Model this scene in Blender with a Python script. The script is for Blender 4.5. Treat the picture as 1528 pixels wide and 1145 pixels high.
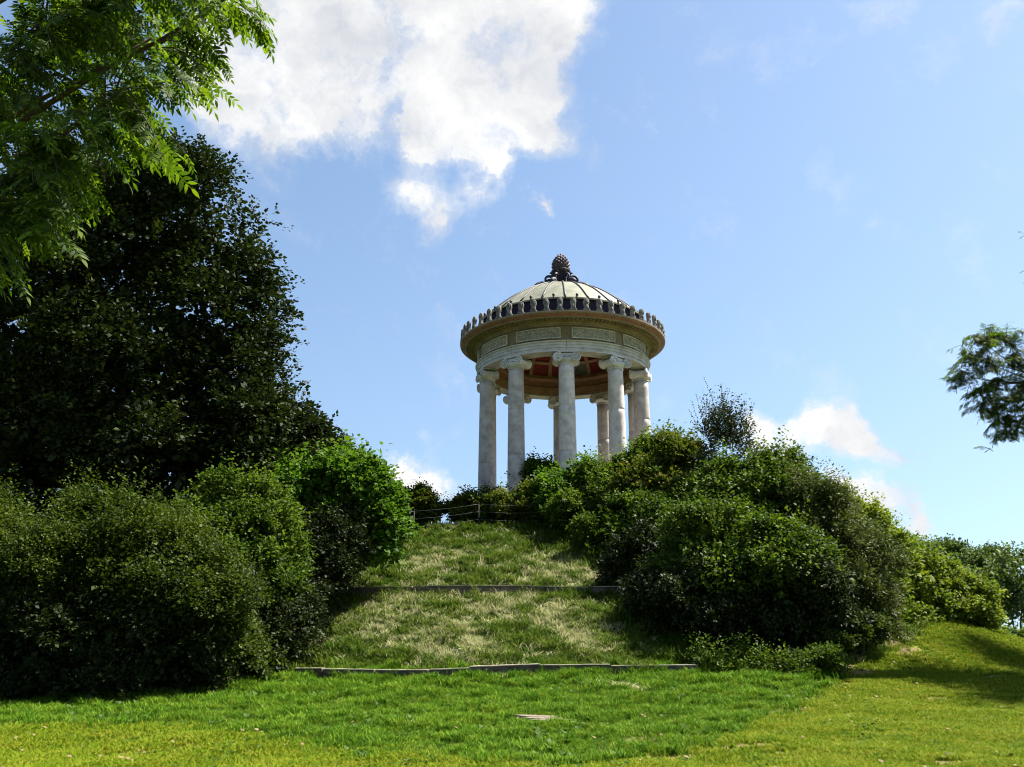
import bpy, bmesh, math, random
import numpy as np
from mathutils import Vector, Matrix

for o in list(bpy.data.objects):
    bpy.data.objects.remove(o, do_unlink=True)
SC = bpy.context.scene
COL = SC.collection
PI = math.pi
R = math.radians

# ------------------------------------------------------------------ camera
PITCH = 16.2
FPX = 1323.0                      # focal length in photo pixels (1528 wide)
EYE = 1.6
cam = bpy.data.cameras.new('camera')
cam.sensor_width = 36.0
cam.lens = 36.0 * FPX / 1528.0
cam.clip_start = 0.1
cam.clip_end = 5000
camo = bpy.data.objects.new('camera', cam)
camo.location = (0, 0, EYE)
camo.rotation_euler = (R(90 + PITCH), 0, 0)
COL.objects.link(camo)
SC.camera = camo

_f = np.array([0, math.cos(R(PITCH)), math.sin(R(PITCH))])
_u = np.array([0, -math.sin(R(PITCH)), math.cos(R(PITCH))])
def ray(px, py):
    d = _f + np.array([1., 0, 0]) * (px - 764) / FPX + _u * (572.5 - py) / FPX
    return d / np.linalg.norm(d)
def at(px, py, Y):
    d = ray(px, py)
    return np.array([0, 0, EYE]) + d * (Y / d[1])
def scale_at(p):
    return float(np.dot(np.asarray(p) - np.array([0, 0, EYE]), _f)) / FPX
def project(P):
    P = np.asarray(P, float) - np.array([0, 0, EYE])
    dep = P @ _f
    dep = np.where(np.abs(dep) < 1e-6, 1e-6, dep)
    return 764 + FPX * P[..., 0] / dep, 572.5 - FPX * (P @ _u) / dep, dep

# ------------------------------------------------------------------ light
SUN_AZ, SUN_EL = 72.0, 58.0
SKY_STRENGTH = 0.05
s_dir = Vector((math.sin(R(SUN_AZ)) * math.cos(R(SUN_EL)), math.cos(R(SUN_AZ)) * math.cos(R(SUN_EL)), math.sin(R(SUN_EL))))
sun = bpy.data.lights.new('sun', 'SUN')
sun.energy = 5.0
sun.angle = R(0.5)
sun.color = (1.0, 0.94, 0.82)
suno = bpy.data.objects.new('sun', sun)
suno.rotation_euler = (-s_dir).to_track_quat('-Z', 'Y').to_euler()
suno.location = (30, 20, 60)
COL.objects.link(suno)

world = bpy.data.worlds.new('World')
SC.world = world
world.use_nodes = True
wt = world.node_tree
wt.nodes.clear()
def wn(t, **k):
    n = wt.nodes.new(t)
    for a, b in k.items():
        setattr(n, a, b)
    return n
wout = wn('ShaderNodeOutputWorld')
wbg = wn('ShaderNodeBackground')
wbg.inputs['Strength'].default_value = SKY_STRENGTH
sky = wn('ShaderNodeTexSky', sky_type='NISHITA', sun_disc=False)
sky.sun_elevation = R(SUN_EL)
sky.sun_rotation = R(SUN_AZ)
sky.air_density = 1.0
sky.dust_density = 0.9
sky.ozone_density = 1.6
tc = wn('ShaderNodeTexCoord')
# keep the sky going below the horizon (no dark ground half)
sep = wn('ShaderNodeSeparateXYZ'); cmb = wn('ShaderNodeCombineXYZ')
mx = wn('ShaderNodeMath', operation='MAXIMUM'); mx.inputs[1].default_value = 0.02
L = wt.links.new
L(tc.outputs['Generated'], sep.inputs[0])
L(sep.outputs['X'], cmb.inputs['X']); L(sep.outputs['Y'], cmb.inputs['Y'])
zm = wn('ShaderNodeMath', operation='MULTIPLY_ADD'); zm.inputs[1].default_value = 0.62; zm.inputs[2].default_value = 0.13   # a mild, summery gradient
L(sep.outputs['Z'], mx.inputs[0]); L(mx.outputs[0], zm.inputs[0]); L(zm.outputs[0], cmb.inputs['Z'])
L(cmb.outputs[0], sky.inputs['Vector'])
tint = wn('ShaderNodeMix', data_type='RGBA', blend_type='MULTIPLY')
tint.inputs['Factor'].default_value = 1.0
SKY_TINT = (1.13, 1.15, 1.12)
tint.inputs[7].default_value = (*SKY_TINT, 1)
L(sky.outputs[0], tint.inputs[6])
# clouds: soft puffs round chosen directions of the sky, edges broken by noise
def noise(scale, detail, rough, src):
    n = wn('ShaderNodeTexNoise'); n.inputs['Scale'].default_value = scale
    n.inputs['Detail'].default_value = detail; n.inputs['Roughness'].default_value = rough
    L(src, n.inputs['Vector']); return n
nw = noise(8.0, 8, 0.66, tc.outputs['Generated'])
sub = wn('ShaderNodeVectorMath', operation='SUBTRACT'); sub.inputs[1].default_value = (.5, .5, .5)
L(nw.outputs['Color'], sub.inputs[0])
scl = wn('ShaderNodeVectorMath', operation='SCALE'); scl.inputs['Scale'].default_value = 0.11
L(sub.outputs[0], scl.inputs[0])
warp = wn('ShaderNodeVectorMath', operation='ADD')
L(tc.outputs['Generated'], warp.inputs[0]); L(scl.outputs[0], warp.inputs[1])
PUFFS = [  # photo px, py, radius px, weight
    (330, 40, 120, .9), (440, 50, 110, 1.), (540, 50, 120, 1.), (640, 40, 130, 1.), (740, 50, 125, 1.), (830, 30, 80, .9), (700, -90, 220, 1.), (480, -80, 200, .8),
    (790, 130, 95, 1.), (710, 150, 100, 1.), (640, 150, 85, .9), (560, 120, 80, .6), (480, 140, 75, .6), (505, 185, 50, .75), (460, 195, 50, .6), (410, 205, 45, .5), (805, 190, 60, .8), (560, 190, 45, .5), (400, 190, 70, .55), (360, 130, 90, .7), (440, 110, 90, .8), (330, 180, 60, .4), (690, 215, 75, .9), (640, 230, 55, .7),
    (595, 280, 42, .75), (640, 305, 50, .8), (655, 345, 36, .8), (695, 300, 42, .6), (725, 270, 34, .6), (735, 235, 45, .7), (806, 285, 30, .95), (812, 310, 24, .7),
    (590, 705, 36, .8), (640, 702, 40, .9), (610, 735, 55, .9), (670, 725, 40, .6), (690, 640, 24, .4), (625, 655, 20, .4),
    (1130, 640, 34, 1.3), (1170, 650, 34, 1.3), (1215, 645, 38, 1.4), (1260, 648, 38, 1.4), (1300, 668, 30, 1.), (1340, 690, 28, .7), (1385, 695, 25, .5), (1240, 705, 22, .5),
    (1300, 738, 42, 1.4), (1345, 755, 40, 1.4), (1372, 778, 32, 1.3), (1260, 745, 40, 1.2), (1220, 770, 36, .9), (1310, 780, 36, .8),
    (585, 120, 24, -.8), (612, 160, 20, -.6), (662, 168, 20, -.7), (655, 262, 28, -.6), (380, 120, 26, -.5),
    (1488, 42, 40, .75), (1525, 10, 40, .4),
]
acc = None
def puff(dirv, rad, w):
    global acc
    dn = wn('ShaderNodeVectorMath', operation='DISTANCE'); dn.inputs[1].default_value = tuple(dirv)
    L(warp.outputs[0], dn.inputs[0])
    mr = wn('ShaderNodeMapRange', interpolation_type='SMOOTHSTEP')
    mr.inputs['From Min'].default_value = 0; mr.inputs['From Max'].default_value = rad * 1.25
    mr.inputs['To Min'].default_value = w; mr.inputs['To Max'].default_value = 0
    L(dn.outputs['Value'], mr.inputs['Value'])
    if acc is None:
        acc = mr.outputs[0]
    else:
        ad = wn('ShaderNodeMath', operation='ADD')
        L(acc, ad.inputs[0]); L(mr.outputs[0], ad.inputs[1]); acc = ad.outputs[0]
for px, py, rr, w in PUFFS:
    d = ray(px, py)
    off = math.hypot(px - 764, py - 572.5) / FPX
    puff(d, rr / FPX / (1 + off * off) ** .75, w)
_rng = np.random.default_rng(5)
for k in range(16):                # fair-weather clouds over the rest of the sky
    a = R(60 + _rng.uniform(0, 240)); e = R(_rng.uniform(8, 55))
    c = np.array([math.sin(a) * math.cos(e), math.cos(a) * math.cos(e), math.sin(e)])
    if a > R(55) and a < R(80): continue
    puff(c, _rng.uniform(.08, .16), .9)
nd = noise(13.0, 10, 0.64, warp.outputs[0])
ma = wn('ShaderNodeMath', operation='MULTIPLY_ADD'); ma.inputs[1].default_value = 2.0; ma.inputs[2].default_value = -1.0
L(nd.outputs['Fac'], ma.inputs[0])
cl = wn('ShaderNodeMath', operation='MINIMUM'); cl.inputs[1].default_value = 1.0; L(acc, cl.inputs[0])
ad = wn('ShaderNodeMath', operation='ADD'); L(cl.outputs[0], ad.inputs[0]); L(ma.outputs[0], ad.inputs[1])
dens = wn('ShaderNodeMapRange', interpolation_type='SMOOTHSTEP')
dens.inputs['From Min'].default_value = 0.36; dens.inputs['From Max'].default_value = 1.02
L(ad.outputs[0], dens.inputs['Value'])
dn2 = wn('ShaderNodeMapRange', interpolation_type='SMOOTHSTEP'); dn2.inputs['From Min'].default_value = .02; dn2.inputs['From Max'].default_value = .9; dn2.inputs['To Max'].default_value = .55
L(ad.outputs[0], dn2.inputs['Value'])
dmx = wn('ShaderNodeMath', operation='MAXIMUM'); L(dens.outputs[0], dmx.inputs[0]); L(dn2.outputs[0], dmx.inputs[1])
ns = noise(9.0, 6, 0.55, warp.outputs[0])
shade = wn('ShaderNodeMapRange'); shade.inputs['From Min'].default_value = .34; shade.inputs['From Max'].default_value = .58
shade.inputs['To Min'].default_value = 0; shade.inputs['To Max'].default_value = 1
L(ns.outputs['Fac'], shade.inputs['Value'])
ccol = wn('ShaderNodeMix', data_type='RGBA')
ccol.inputs[6].default_value = (3.75, 3.9, 4.25, 1); ccol.inputs[7].default_value = (5.7, 5.7, 5.65, 1)
L(shade.outputs[0], ccol.inputs['Factor'])
cm = wn('ShaderNodeMix', data_type='RGBA')
L(dmx.outputs[0], cm.inputs['Factor']); L(tint.outputs[2], cm.inputs[6]); L(ccol.outputs[2], cm.inputs[7])
L(cm.outputs[2], wbg.inputs['Color']); L(wbg.outputs[0], wout.inputs[0])

vs = SC.view_settings
SC.display_settings.display_device = 'sRGB'
vs.view_transform = 'Standard'; vs.look = 'None'; vs.gamma = 1.0; vs.use_curve_mapping = False
vs.exposure = 1.85
SC.render.engine = 'CYCLES'
SC.cycles.max_bounces = 6; SC.cycles.diffuse_bounces = 3; SC.cycles.glossy_bounces = 2
SC.cycles.transmission_bounces = 3; SC.cycles.transparent_max_bounces = 4
SC.cycles.caustics_reflective = False; SC.cycles.caustics_refractive = False
SC.cycles.use_denoising = True; SC.cycles.denoiser = 'OPENIMAGEDENOISE'; SC.cycles.denoising_input_passes = 'RGB_ALBEDO_NORMAL'
SC.cycles.pixel_filter_type = 'BLACKMAN_HARRIS'; SC.cycles.filter_width = 1.1

# ------------------------------------------------------------------ helpers
def tag(o, label=None, cat=None, group=None, kind=None):
    if label: o['label'] = label
    if cat: o['category'] = cat
    if group: o['group'] = group
    if kind: o['kind'] = kind
    return o
def empty(name, loc, rz=0.):
    o = bpy.data.objects.new(name, None); COL.objects.link(o)
    o.location = loc; o.rotation_euler = (0, 0, rz); o.empty_display_size = .3
    return o
def link(name, me, parent=None, loc=None, rot=None):
    o = bpy.data.objects.new(name, me); COL.objects.link(o)
    if parent is not None: o.parent = parent
    if loc is not None: o.location = loc
    if rot is not None: o.rotation_euler = rot
    return o
def np_mesh(name, V, F, m, smooth=False):
    """V (n,3), F (k,4) or (k,3) -> mesh, fast"""
    V = np.ascontiguousarray(V, np.float32); F = np.ascontiguousarray(F, np.int32)
    me = bpy.data.meshes.new(name)
    me.vertices.add(len(V)); me.vertices.foreach_set('co', V.ravel())
    k = F.shape[1]
    me.loops.add(F.size); me.loops.foreach_set('vertex_index', F.ravel())
    me.polygons.add(len(F))
    me.polygons.foreach_set('loop_start', np.arange(0, F.size, k, dtype=np.int32))
    if smooth: me.polygons.foreach_set('use_smooth', np.ones(len(F), bool))
    me.update(calc_edges=True)
    if m: me.materials.append(m)
    return me
class MB:
    def __init__(s): s.v = []; s.f = []; s.sm = []
    def add(s, V, F, smooth=False):
        b = len(s.v); s.v += [tuple(map(float, p)) for p in V]
        s.f += [tuple(b + i for i in f) for f in F]; s.sm += [smooth] * len(F); return s
    def box(s, c, size, rot=None):
        h = [x / 2 for x in size]; V = []
        for z in (-1, 1):
            for y in (-1, 1):
                for x in (-1, 1):
                    p = Vector((x * h[0], y * h[1], z * h[2]))
                    if rot is not None: p = rot @ p
                    V.append(p + Vector(c))
        return s.add(V, [(0, 2, 3, 1), (4, 5, 7, 6), (0, 1, 5, 4), (2, 6, 7, 3), (0, 4, 6, 2), (1, 3, 7, 5)])
    def cylbox(s, r0, r1, a0, a1, z0, z1, n=4, jit=None):
        """curved block between two radii, two angles, two heights (angle 0 = -Y, the camera side)"""
        V = []; F = []
        for i in range(n + 1):
            a = a0 + (a1 - a0) * i / n
            for (r, z) in ((r0, z0), (r1, z0), (r1, z1), (r0, z1)):
                V.append((r * math.sin(a), -r * math.cos(a), z))
        for i in range(n):
            b = 4 * i
            for j in range(4):
                k = (j + 1) % 4
                F.append((b + j, b + k, b + 4 + k, b + 4 + j))
        F.append((3, 2, 1, 0)); b = 4 * n; F.append((b, b + 1, b + 2, b + 3))
        return s.add(V, F)
    def lathe(s, prof, n=96, a0=0., a1=2 * PI, smooth=True, c=(0, 0, 0), closed=False, ax=None):
        full = abs(a1 - a0 - 2 * PI) < 1e-6
        m = n if full else n + 1; V = []; F = []; k = len(prof)
        for i in range(m):
            a = a0 + (a1 - a0) * i / n
            for (r, z) in prof:
                p = Vector((r * math.sin(a), -r * math.cos(a), z))
                if ax is not None: p = ax @ p
                V.append(p + Vector(c))
        q = k if closed else k - 1
        for i in range(n):
            i2 = (i + 1) % m
            for j in range(q):
                j2 = (j + 1) % k
                F.append((i * k + j, i2 * k + j, i2 * k + j2, i * k + j2))
        return s.add(V, F, smooth)
    def tube(s, P, rad, n=6, caps=True):
        P = [Vector(p) for p in P]; V = []; F = []
        if not hasattr(rad, '__len__'): rad = [rad] * len(P)
        up = Vector((.13, .21, 1)).normalized()
        for i, p in enumerate(P):
            d = (P[min(i + 1, len(P) - 1)] - P[max(i - 1, 0)]).normalized()
            x = d.cross(up)
            if x.length < .05: x = d.cross(Vector((1, .2, 0)))
            x.normalize(); y = d.cross(x)
            for j in range(n):
                a = 2 * PI * j / n
                V.append(p + (x * math.cos(a) + y * math.sin(a)) * rad[i])
        for i in range(len(P) - 1):
            for j in range(n):
                k = (j + 1) % n
                F.append((i * n + j, i * n + k, (i + 1) * n + k, (i + 1) * n + j))
        s.add(V, F, True)
        if caps:
            b = len(s.v) - n * len(P)
            s.f += [tuple(b + j for j in range(n))[::-1], tuple(b + (len(P) - 1) * n + j for j in range(n))]; s.sm += [False, False]
        return s
    def mesh(s, name, m):
        me = bpy.data.meshes.new(name); me.from_pydata(s.v, [], s.f)
        me.polygons.foreach_set('use_smooth', s.sm)
        bm = bmesh.new(); bm.from_mesh(me); bmesh.ops.recalc_face_normals(bm, faces=bm.faces); bm.to_mesh(me); bm.free()
        if m: me.materials.append(m)
        return me
    def build(s, name, m, parent=None, loc=None, rot=None):
        return link(name, s.mesh(name, m), parent, loc, rot)

# ------------------------------------------------------------------ materials
def mat(name):
    m = bpy.data.materials.new(name); m.use_nodes = True
    nt = m.node_tree; nt.nodes.clear()
    out = nt.nodes.new('ShaderNodeOutputMaterial')
    return m, nt, out
def mk(nt, t, ins=None, **k):
    n = nt.nodes.new(t)
    for a, b in k.items(): setattr(n, a, b)
    for a, b in (ins or {}).items(): n.inputs[a].default_value = b
    return n
def ramp(nt, src, stops, interp='LINEAR'):
    r = nt.nodes.new('ShaderNodeValToRGB'); e = r.color_ramp.elements; r.color_ramp.interpolation = interp
    while len(e) < len(stops): e.new(.5)
    for x, (p, c) in zip(e, stops): x.position = p; x.color = (*c, 1)
    nt.links.new(src, r.inputs[0]); return r
LEAF = .80
def foliage_mat(name, cols, trans=.35, tcol=None, rough=.6, spec=.12, nscale=.6):
    cols = [tuple(x * LEAF for x in q) for q in cols]
    m, nt, out = mat(name); l = nt.links.new
    g = mk(nt, 'ShaderNodeNewGeometry')
    t = mk(nt, 'ShaderNodeTexCoord')
    n = mk(nt, 'ShaderNodeTexNoise', {'Scale': nscale, 'Detail': 2.})
    l(t.outputs['Object'], n.inputs['Vector'])
    a = mk(nt, 'ShaderNodeMath', {1: .55}, operation='MULTIPLY'); l(g.outputs['Random Per Island'], a.inputs[0])
    b = mk(nt, 'ShaderNodeMath', {1: .9, 2: -.22}, operation='MULTIPLY_ADD'); l(n.outputs['Fac'], b.inputs[0])
    c = mk(nt, 'ShaderNodeMath', operation='ADD'); l(a.outputs[0], c.inputs[0]); l(b.outputs[0], c.inputs[1])
    k = len(cols)
    r = ramp(nt, c.outputs[0], [(.1 + .75 * i / (k - 1), cols[i]) for i in range(k)])
    p = mk(nt, 'ShaderNodeBsdfPrincipled', {'Roughness': rough, 'Specular IOR Level': spec})
    l(r.outputs[0], p.inputs['Base Color'])
    tr = mk(nt, 'ShaderNodeBsdfTranslucent')
    mu = mk(nt, 'ShaderNodeMix', {'Factor': 1.}, data_type='RGBA', blend_type='MULTIPLY'); mu.inputs[7].default_value = (*(tcol or (1.5, 1.5, .6)), 1)
    l(r.outputs[0], mu.inputs[6]); l(mu.outputs[2], tr.inputs['Color'])
    mxs = mk(nt, 'ShaderNodeMixShader', {0: trans}); l(p.outputs[0], mxs.inputs[1]); l(tr.outputs[0], mxs.inputs[2])
    l(mxs.outputs[0], out.inputs[0]); return m
def stone_mat(name, base, dark, scale=3., stain=.5, rough=.85, streak=False, bump=.15, stain_col=(.05, .045, .045), lo=.52):
    m, nt, out = mat(name); l = nt.links.new
    t = mk(nt, 'ShaderNodeTexCoord')
    oi = mk(nt, 'ShaderNodeObjectInfo')
    off = mk(nt, 'ShaderNodeVectorMath', operation='ADD'); l(t.outputs['Object'], off.inputs[0])
    sc_ = mk(nt, 'ShaderNodeVectorMath', {'Scale': 37.}, operation='SCALE')
    cx = mk(nt, 'ShaderNodeCombineXYZ'); l(oi.outputs['Random'], cx.inputs[0]); l(oi.outputs['Random'], cx.inputs[2])
    l(cx.outputs[0], sc_.inputs[0]); l(sc_.outputs[0], off.inputs[1])
    n1 = mk(nt, 'ShaderNodeTexNoise', {'Scale': scale, 'Detail': 6., 'Roughness': .65}); l(off.outputs[0], n1.inputs['Vector'])
    r0_ = ramp(nt, n1.outputs['Fac'], [(.36, dark), (.60, base)])
    tone = mk(nt, 'ShaderNodeMapRange', {'To Min': .86, 'To Max': 1.14}); l(oi.outputs['Random'], tone.inputs['Value'])
    r1 = mk(nt, 'ShaderNodeVectorMath', operation='SCALE'); l(r0_.outputs[0], r1.inputs[0]); l(tone.outputs[0], r1.inputs['Scale'])
    mp = mk(nt, 'ShaderNodeMapping', {'Scale': (1., 1., .22 if streak else 1.)}); l(off.outputs[0], mp.inputs[0])
    n2 = mk(nt, 'ShaderNodeTexNoise', {'Scale': 1.6, 'Detail': 8., 'Roughness': .7}); l(mp.outputs[0], n2.inputs['Vector'])
    r2 = ramp(nt, n2.outputs['Fac'], [(lo, (0, 0, 0)), (lo + .2, (stain, stain, stain))])
    mx2 = mk(nt, 'ShaderNodeMix', data_type='RGBA'); l(r2.outputs[0], mx2.inputs['Factor']); l(r1.outputs[0], mx2.inputs[6]); mx2.inputs[7].default_value = (*stain_col, 1)
    p = mk(nt, 'ShaderNodeBsdfPrincipled', {'Roughness': rough, 'Specular IOR Level': .2}); l(mx2.outputs[2], p.inputs['Base Color'])
    bp = mk(nt, 'ShaderNodeBump', {'Strength': bump, 'Distance': .03}); n3 = mk(nt, 'ShaderNodeTexNoise', {'Scale': 14., 'Detail': 6.}); l(off.outputs[0], n3.inputs['Vector'])
    l(n3.outputs['Fac'], bp.inputs['Height']); l(bp.outputs[0], p.inputs['Normal'])
    l(p.outputs[0], out.inputs[0]); return m
def plain_mat(name, c, c2=None, rough=.7, metal=0., scale=8., spec=.3, bump=0.):
    m, nt, out = mat(name); l = nt.links.new
    p = mk(nt, 'ShaderNodeBsdfPrincipled', {'Roughness': rough, 'Metallic': metal, 'Specular IOR Level': spec})
    t = mk(nt, 'ShaderNodeTexCoord'); n = mk(nt, 'ShaderNodeTexNoise', {'Scale': scale, 'Detail': 5., 'Roughness': .65}); l(t.outputs['Object'], n.inputs['Vector'])
    r = ramp(nt, n.outputs['Fac'], [(.33, c2 or tuple(x * .7 for x in c)), (.66, c)]); l(r.outputs[0], p.inputs['Base Color'])
    if bump:
        bp = mk(nt, 'ShaderNodeBump', {'Strength': bump, 'Distance': .02}); l(n.outputs['Fac'], bp.inputs['Height']); l(bp.outputs[0], p.inputs['Normal'])
    l(p.outputs[0], out.inputs[0]); return m

M = {}
M['column'] = stone_mat('column_stone', (.55, .475, .45), (.37, .315, .305), 2.2, .6, streak=True, bump=.08, lo=.56)
M['capital'] = stone_mat('capital_stone', (.60, .55, .56), (.47, .43, .44), 3., .35, bump=.05)
M['arch'] = stone_mat('architrave_stone', (.50, .45, .46), (.37, .33, .335), 2., .4, bump=.08)
M['frieze'] = stone_mat('frieze_stone', (.24, .18, .10), (.14, .105, .06), 2.2, .5)
M['panel'] = stone_mat('panel_stone', (.46, .41, .33), (.28, .25, .20), 6., .4)
M['panelback'] = stone_mat('panel_ground_stone', (.33, .29, .225), (.22, .19, .15), 6., .4, bump=.06)
M['cornice'] = stone_mat('cornice_stone', (.26, .185, .15), (.165, .12, .10), 1.2, .5, bump=.06, stain_col=(.13, .16, .10))
M['lip'] = stone_mat('cornice_red_band', (.30, .12, .09), (.17, .08, .06), 2.5, .5, stain_col=(.08, .09, .06))
M['antefix'] = stone_mat('antefix_terracotta', (.20, .19, .18), (.085, .08, .08), 5., .5, bump=.08)
M['drum'] = plain_mat('shade_dark_drum', (.016, .015, .032), (.008, .008, .016), .8, spec=.1)  # near-black tone holds the shade under the dome rim
M['dome'] = stone_mat('weathered_sheet_roof', (.235, .225, .16), (.14, .15, .115), 1.5, .45, rough=.45, stain_col=(.13, .15, .13), lo=.55)
M['rib'] = plain_mat('dark_roof_seam', (.06, .06, .065), (.03, .03, .035), .6)
M['bronze'] = plain_mat('dark_bronze', (.045, .035, .055), (.015, .012, .02), .65, .1, 6., .3)
M['cone'] = plain_mat('worn_bronze_scale', (.085, .06, .065), (.025, .018, .03), .65, .1, 5., .3)
M['ochre'] = stone_mat('painted_ochre', (.27, .165, .095), (.19, .11, .065), 2., .3)
M['redband'] = stone_mat('painted_red_band', (.24, .12, .075), (.16, .08, .05), 3., .3)
M['coffer_red'] = stone_mat('coffer_red_paint', (.22, .030, .028), (.13, .02, .02), 4., .3)
M['coffer_grey'] = stone_mat('coffer_grey_paint', (.13, .15, .13), (.07, .08, .075), 4., .3)
M['step'] = stone_mat('step_stone', (.45, .42, .37), (.3, .28, .25), 2., .4)
M['wood'] = stone_mat('weathered_edging', (.11, .085, .068), (.045, .034, .03), 3., .6, rough=.9, bump=.5)
M['cap'] = stone_mat('sunlit_edging_top', (.42, .36, .28), (.24, .20, .15), 3., .4)  # pale tone stands for sunlight on the edging tops
M['post'] = plain_mat('fence_post_grey', (.05, .05, .048), (.025, .025, .025), .8, spec=.1)
M['wire'] = plain_mat('galvanised_wire', (.14, .145, .155), (.09, .09, .10), .5, .4)
M['rail'] = plain_mat('black_rail_paint', (.03, .03, .035), (.02, .02, .02), .5)
M['bark'] = plain_mat('grey_brown_bark', (.085, .065, .05), (.035, .028, .022), .9, 0, 5., .1, .6)
M['rock'] = stone_mat('pale_slab_stone', (.21, .175, .135), (.10, .08, .06), 5., .4, bump=.4)
M['redrock'] = stone_mat('reddish_stone', (.36, .18, .10), (.24, .11, .06), 5., .3, bump=.4)
M['white'] = plain_mat('white_petal', (.80, .80, .74), (.68, .68, .60), .7)
M['beech_shade'] = foliage_mat('beech_and_shade_leaf', [(.008, .014, .005), (.018, .029, .008), (.042, .058, .014)], .16, (1.2, 1.3, .5))  # beech leaf colour, also painted shade for the undersides of shrubs
M['haw'] = foliage_mat('hawthorn_leaf', [(.012, .026, .004), (.036, .062, .008), (.095, .13, .020)], .28)
M['maple'] = foliage_mat('maple_leaf', [(.022, .058, .007), (.055, .125, .012), (.11, .19, .020)], .35)
M['shrub'] = foliage_mat('mixed_shrub_leaf', [(.014, .034, .005), (.048, .092, .010), (.13, .19, .022)], .30)
M['olive'] = foliage_mat('olive_shrub_leaf', [(.026, .044, .014), (.058, .082, .024), (.115, .135, .045)], .25)
M['bright'] = foliage_mat('yellow_green_leaf', [(.055, .095, .012), (.11, .165, .018), (.19, .235, .035)], .35)
M['rusty'] = foliage_mat('rust_tinged_hedge_leaf', [(.026, .055, .008), (.065, .11, .014), (.15, .12, .022)], .30, nscale=1.8)
M['sapling'] = foliage_mat('sapling_leaf', [(.016, .026, .014), (.035, .048, .02), (.07, .075, .032)], .2)
M['ash'] = foliage_mat('ash_leaf', [(.010, .024, .005), (.036, .072, .008), (.115, .17, .016)], .44, (2.1, 2.1, .5), nscale=2.2)
M['far'] = foliage_mat('far_tree_leaf', [(.045, .075, .028), (.08, .13, .04), (.14, .20, .06)], .25, nscale=.35)
M['weed'] = foliage_mat('broad_weed_leaf', [(.03, .07, .012), (.06, .12, .02), (.09, .16, .03)], .3)

# ------------------------------------------------------------------ terrain
TX, TY, ZB = 2.98, 50.0, 6.95
_rt = np.arange(0, 140, .25)
_pr = np.interp(_rt, [0, 6.5, 8.5, 9.6, 12.5, 16.3, 16.5, 20, 23.2, 24.2, 27, 30.1, 36.5, 45, 140],
                     [6.95, 6.95, 6.75, 6.3, 5.1, 3.55, 3.40, 2.0, .82, .62, .36, .18, .0, 0, 0])
_k = np.exp(-np.linspace(-2, 2, 7) ** 2); _k /= _k.sum()
_pr = np.convolve(np.pad(_pr, 3, mode='edge'), _k, 'valid')
def sst(a, b, x):
    t = np.clip((x - a) / (b - a), 0, 1); return t * t * (3 - 2 * t)
def H(x, y):
    x = np.asarray(x, float); y = np.asarray(y, float)
    dx = x - TX
    dx = np.where(dx < 0, dx + 5 * (1 - np.exp(np.minimum(dx, 0) / 5)), dx - 1.3 * (1 - np.exp(-np.maximum(dx, 0) / 1.3)))
    r = np.hypot(dx, y - TY)
    z = np.interp(r, _rt, _pr)
    z = z + .10 * np.exp(-((x - 18.5) / 8.) ** 2 - ((y - 31) / 7.) ** 2)
    z = z - 3.2 * sst(36, 62, y + .25 * np.maximum(x - 14, 0)) * sst(12, 24, r) - 9. * sst(70, 900, np.hypot(x, y))
    z = z + .035 * np.sin(x * 1.3 + .5 * y) * np.cos(y * 1.1 - .4 * x) + .02 * np.sin(2.7 * x) * np.sin(2.3 * y + 1)
    return z
def ground_at(px, py):
    d = ray(px, py); o = np.array([0, 0, EYE])
    t = np.arange(6, 90, .05); P = o + d * t[:, None]
    below = P[:, 2] < H(P[:, 0], P[:, 1])
    i = int(np.argmax(below)) if below.any() else len(t) - 1
    return P[i]
# the line between the mown lawn and the rough grass of the mound
MOW = [ground_at(*p) for p in ((2, 1088), (150, 1082), (300, 1088), (420, 1108), (520, 1128), (700, 1138), (880, 1141), (1010, 1128), (1100, 1100), (1180, 1060), (1240, 1015), (1290, 975), (1340, 948))]
_mx = np.array([-60, -25] + [p[0] for p in MOW] + [30, 60.]); _my = np.array([14, 15.5] + [p[1] for p in MOW] + [55, 80.])
def rough_mask(x, y):
    yb = np.interp(x, _mx, _my)
    return sst(-.9, .9, y - yb + .35 * np.sin(x * 1.7) * np.sin(x * .6 + 2) + .35 * np.sin(x * 6.1 + 2 * y) * np.sin(y * 5.3))
BARE = [(ground_at(1100, 1112), 1.3, .2), (ground_at(1215, 1040), .9, .2), (ground_at(1300, 1095), .5, .2), (ground_at(700, 1142), .9, .12), (ground_at(1450, 1075), .5, .2), (ground_at(820, 1080), .5, .32), (ground_at(165, 1127), .55, .30), (ground_at(288, 1115), .35, .22), (ground_at(368, 1125), .3, .22), (ground_at(1405, 1140), .7, .22), (ground_at(1265, 1000), 1.2, .5), (ground_at(1245, 1022), .9, .45),
        (ground_at(1170, 1062), .8, .3), (ground_at(900, 1125), .5, .25), (ground_at(960, 1103), .45, .25), (ground_at(1000, 1085), .4, .25), (ground_at(1120, 1122), .9, .22), (ground_at(1010, 1135), .9, .3), (ground_at(1345, 965), .8, .5),
        (ground_at(1480, 1012), .9, .5), (ground_at(1410, 1045), .6, .3), (ground_at(560, 1078), .18, .4), (ground_at(630, 1118), .3, .2), (ground_at(1510, 1136), .4, .2), (ground_at(1120, 990), .9, .4),
        (ground_at(498, 905), .45, 1.0), (ground_at(478, 945), .4, .8), (ground_at(470, 965), .4, .5)]
def bare_mask(x, y):
    b = np.zeros_like(x)
    for p, rx, ry in BARE:
        q = ((x - p[0]) / (rx * .85)) ** 2 + ((y - p[1]) / (ry * 1.5)) ** 2
        b = np.maximum(b, .88 * (1 - sst(.0, 1.5, q + .55 * np.sin(x * 13 + y * 4) * np.sin(y * 17 - x * 6) + .5 * np.sin(x * 5.3 - y * 7))))
    return b
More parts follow.
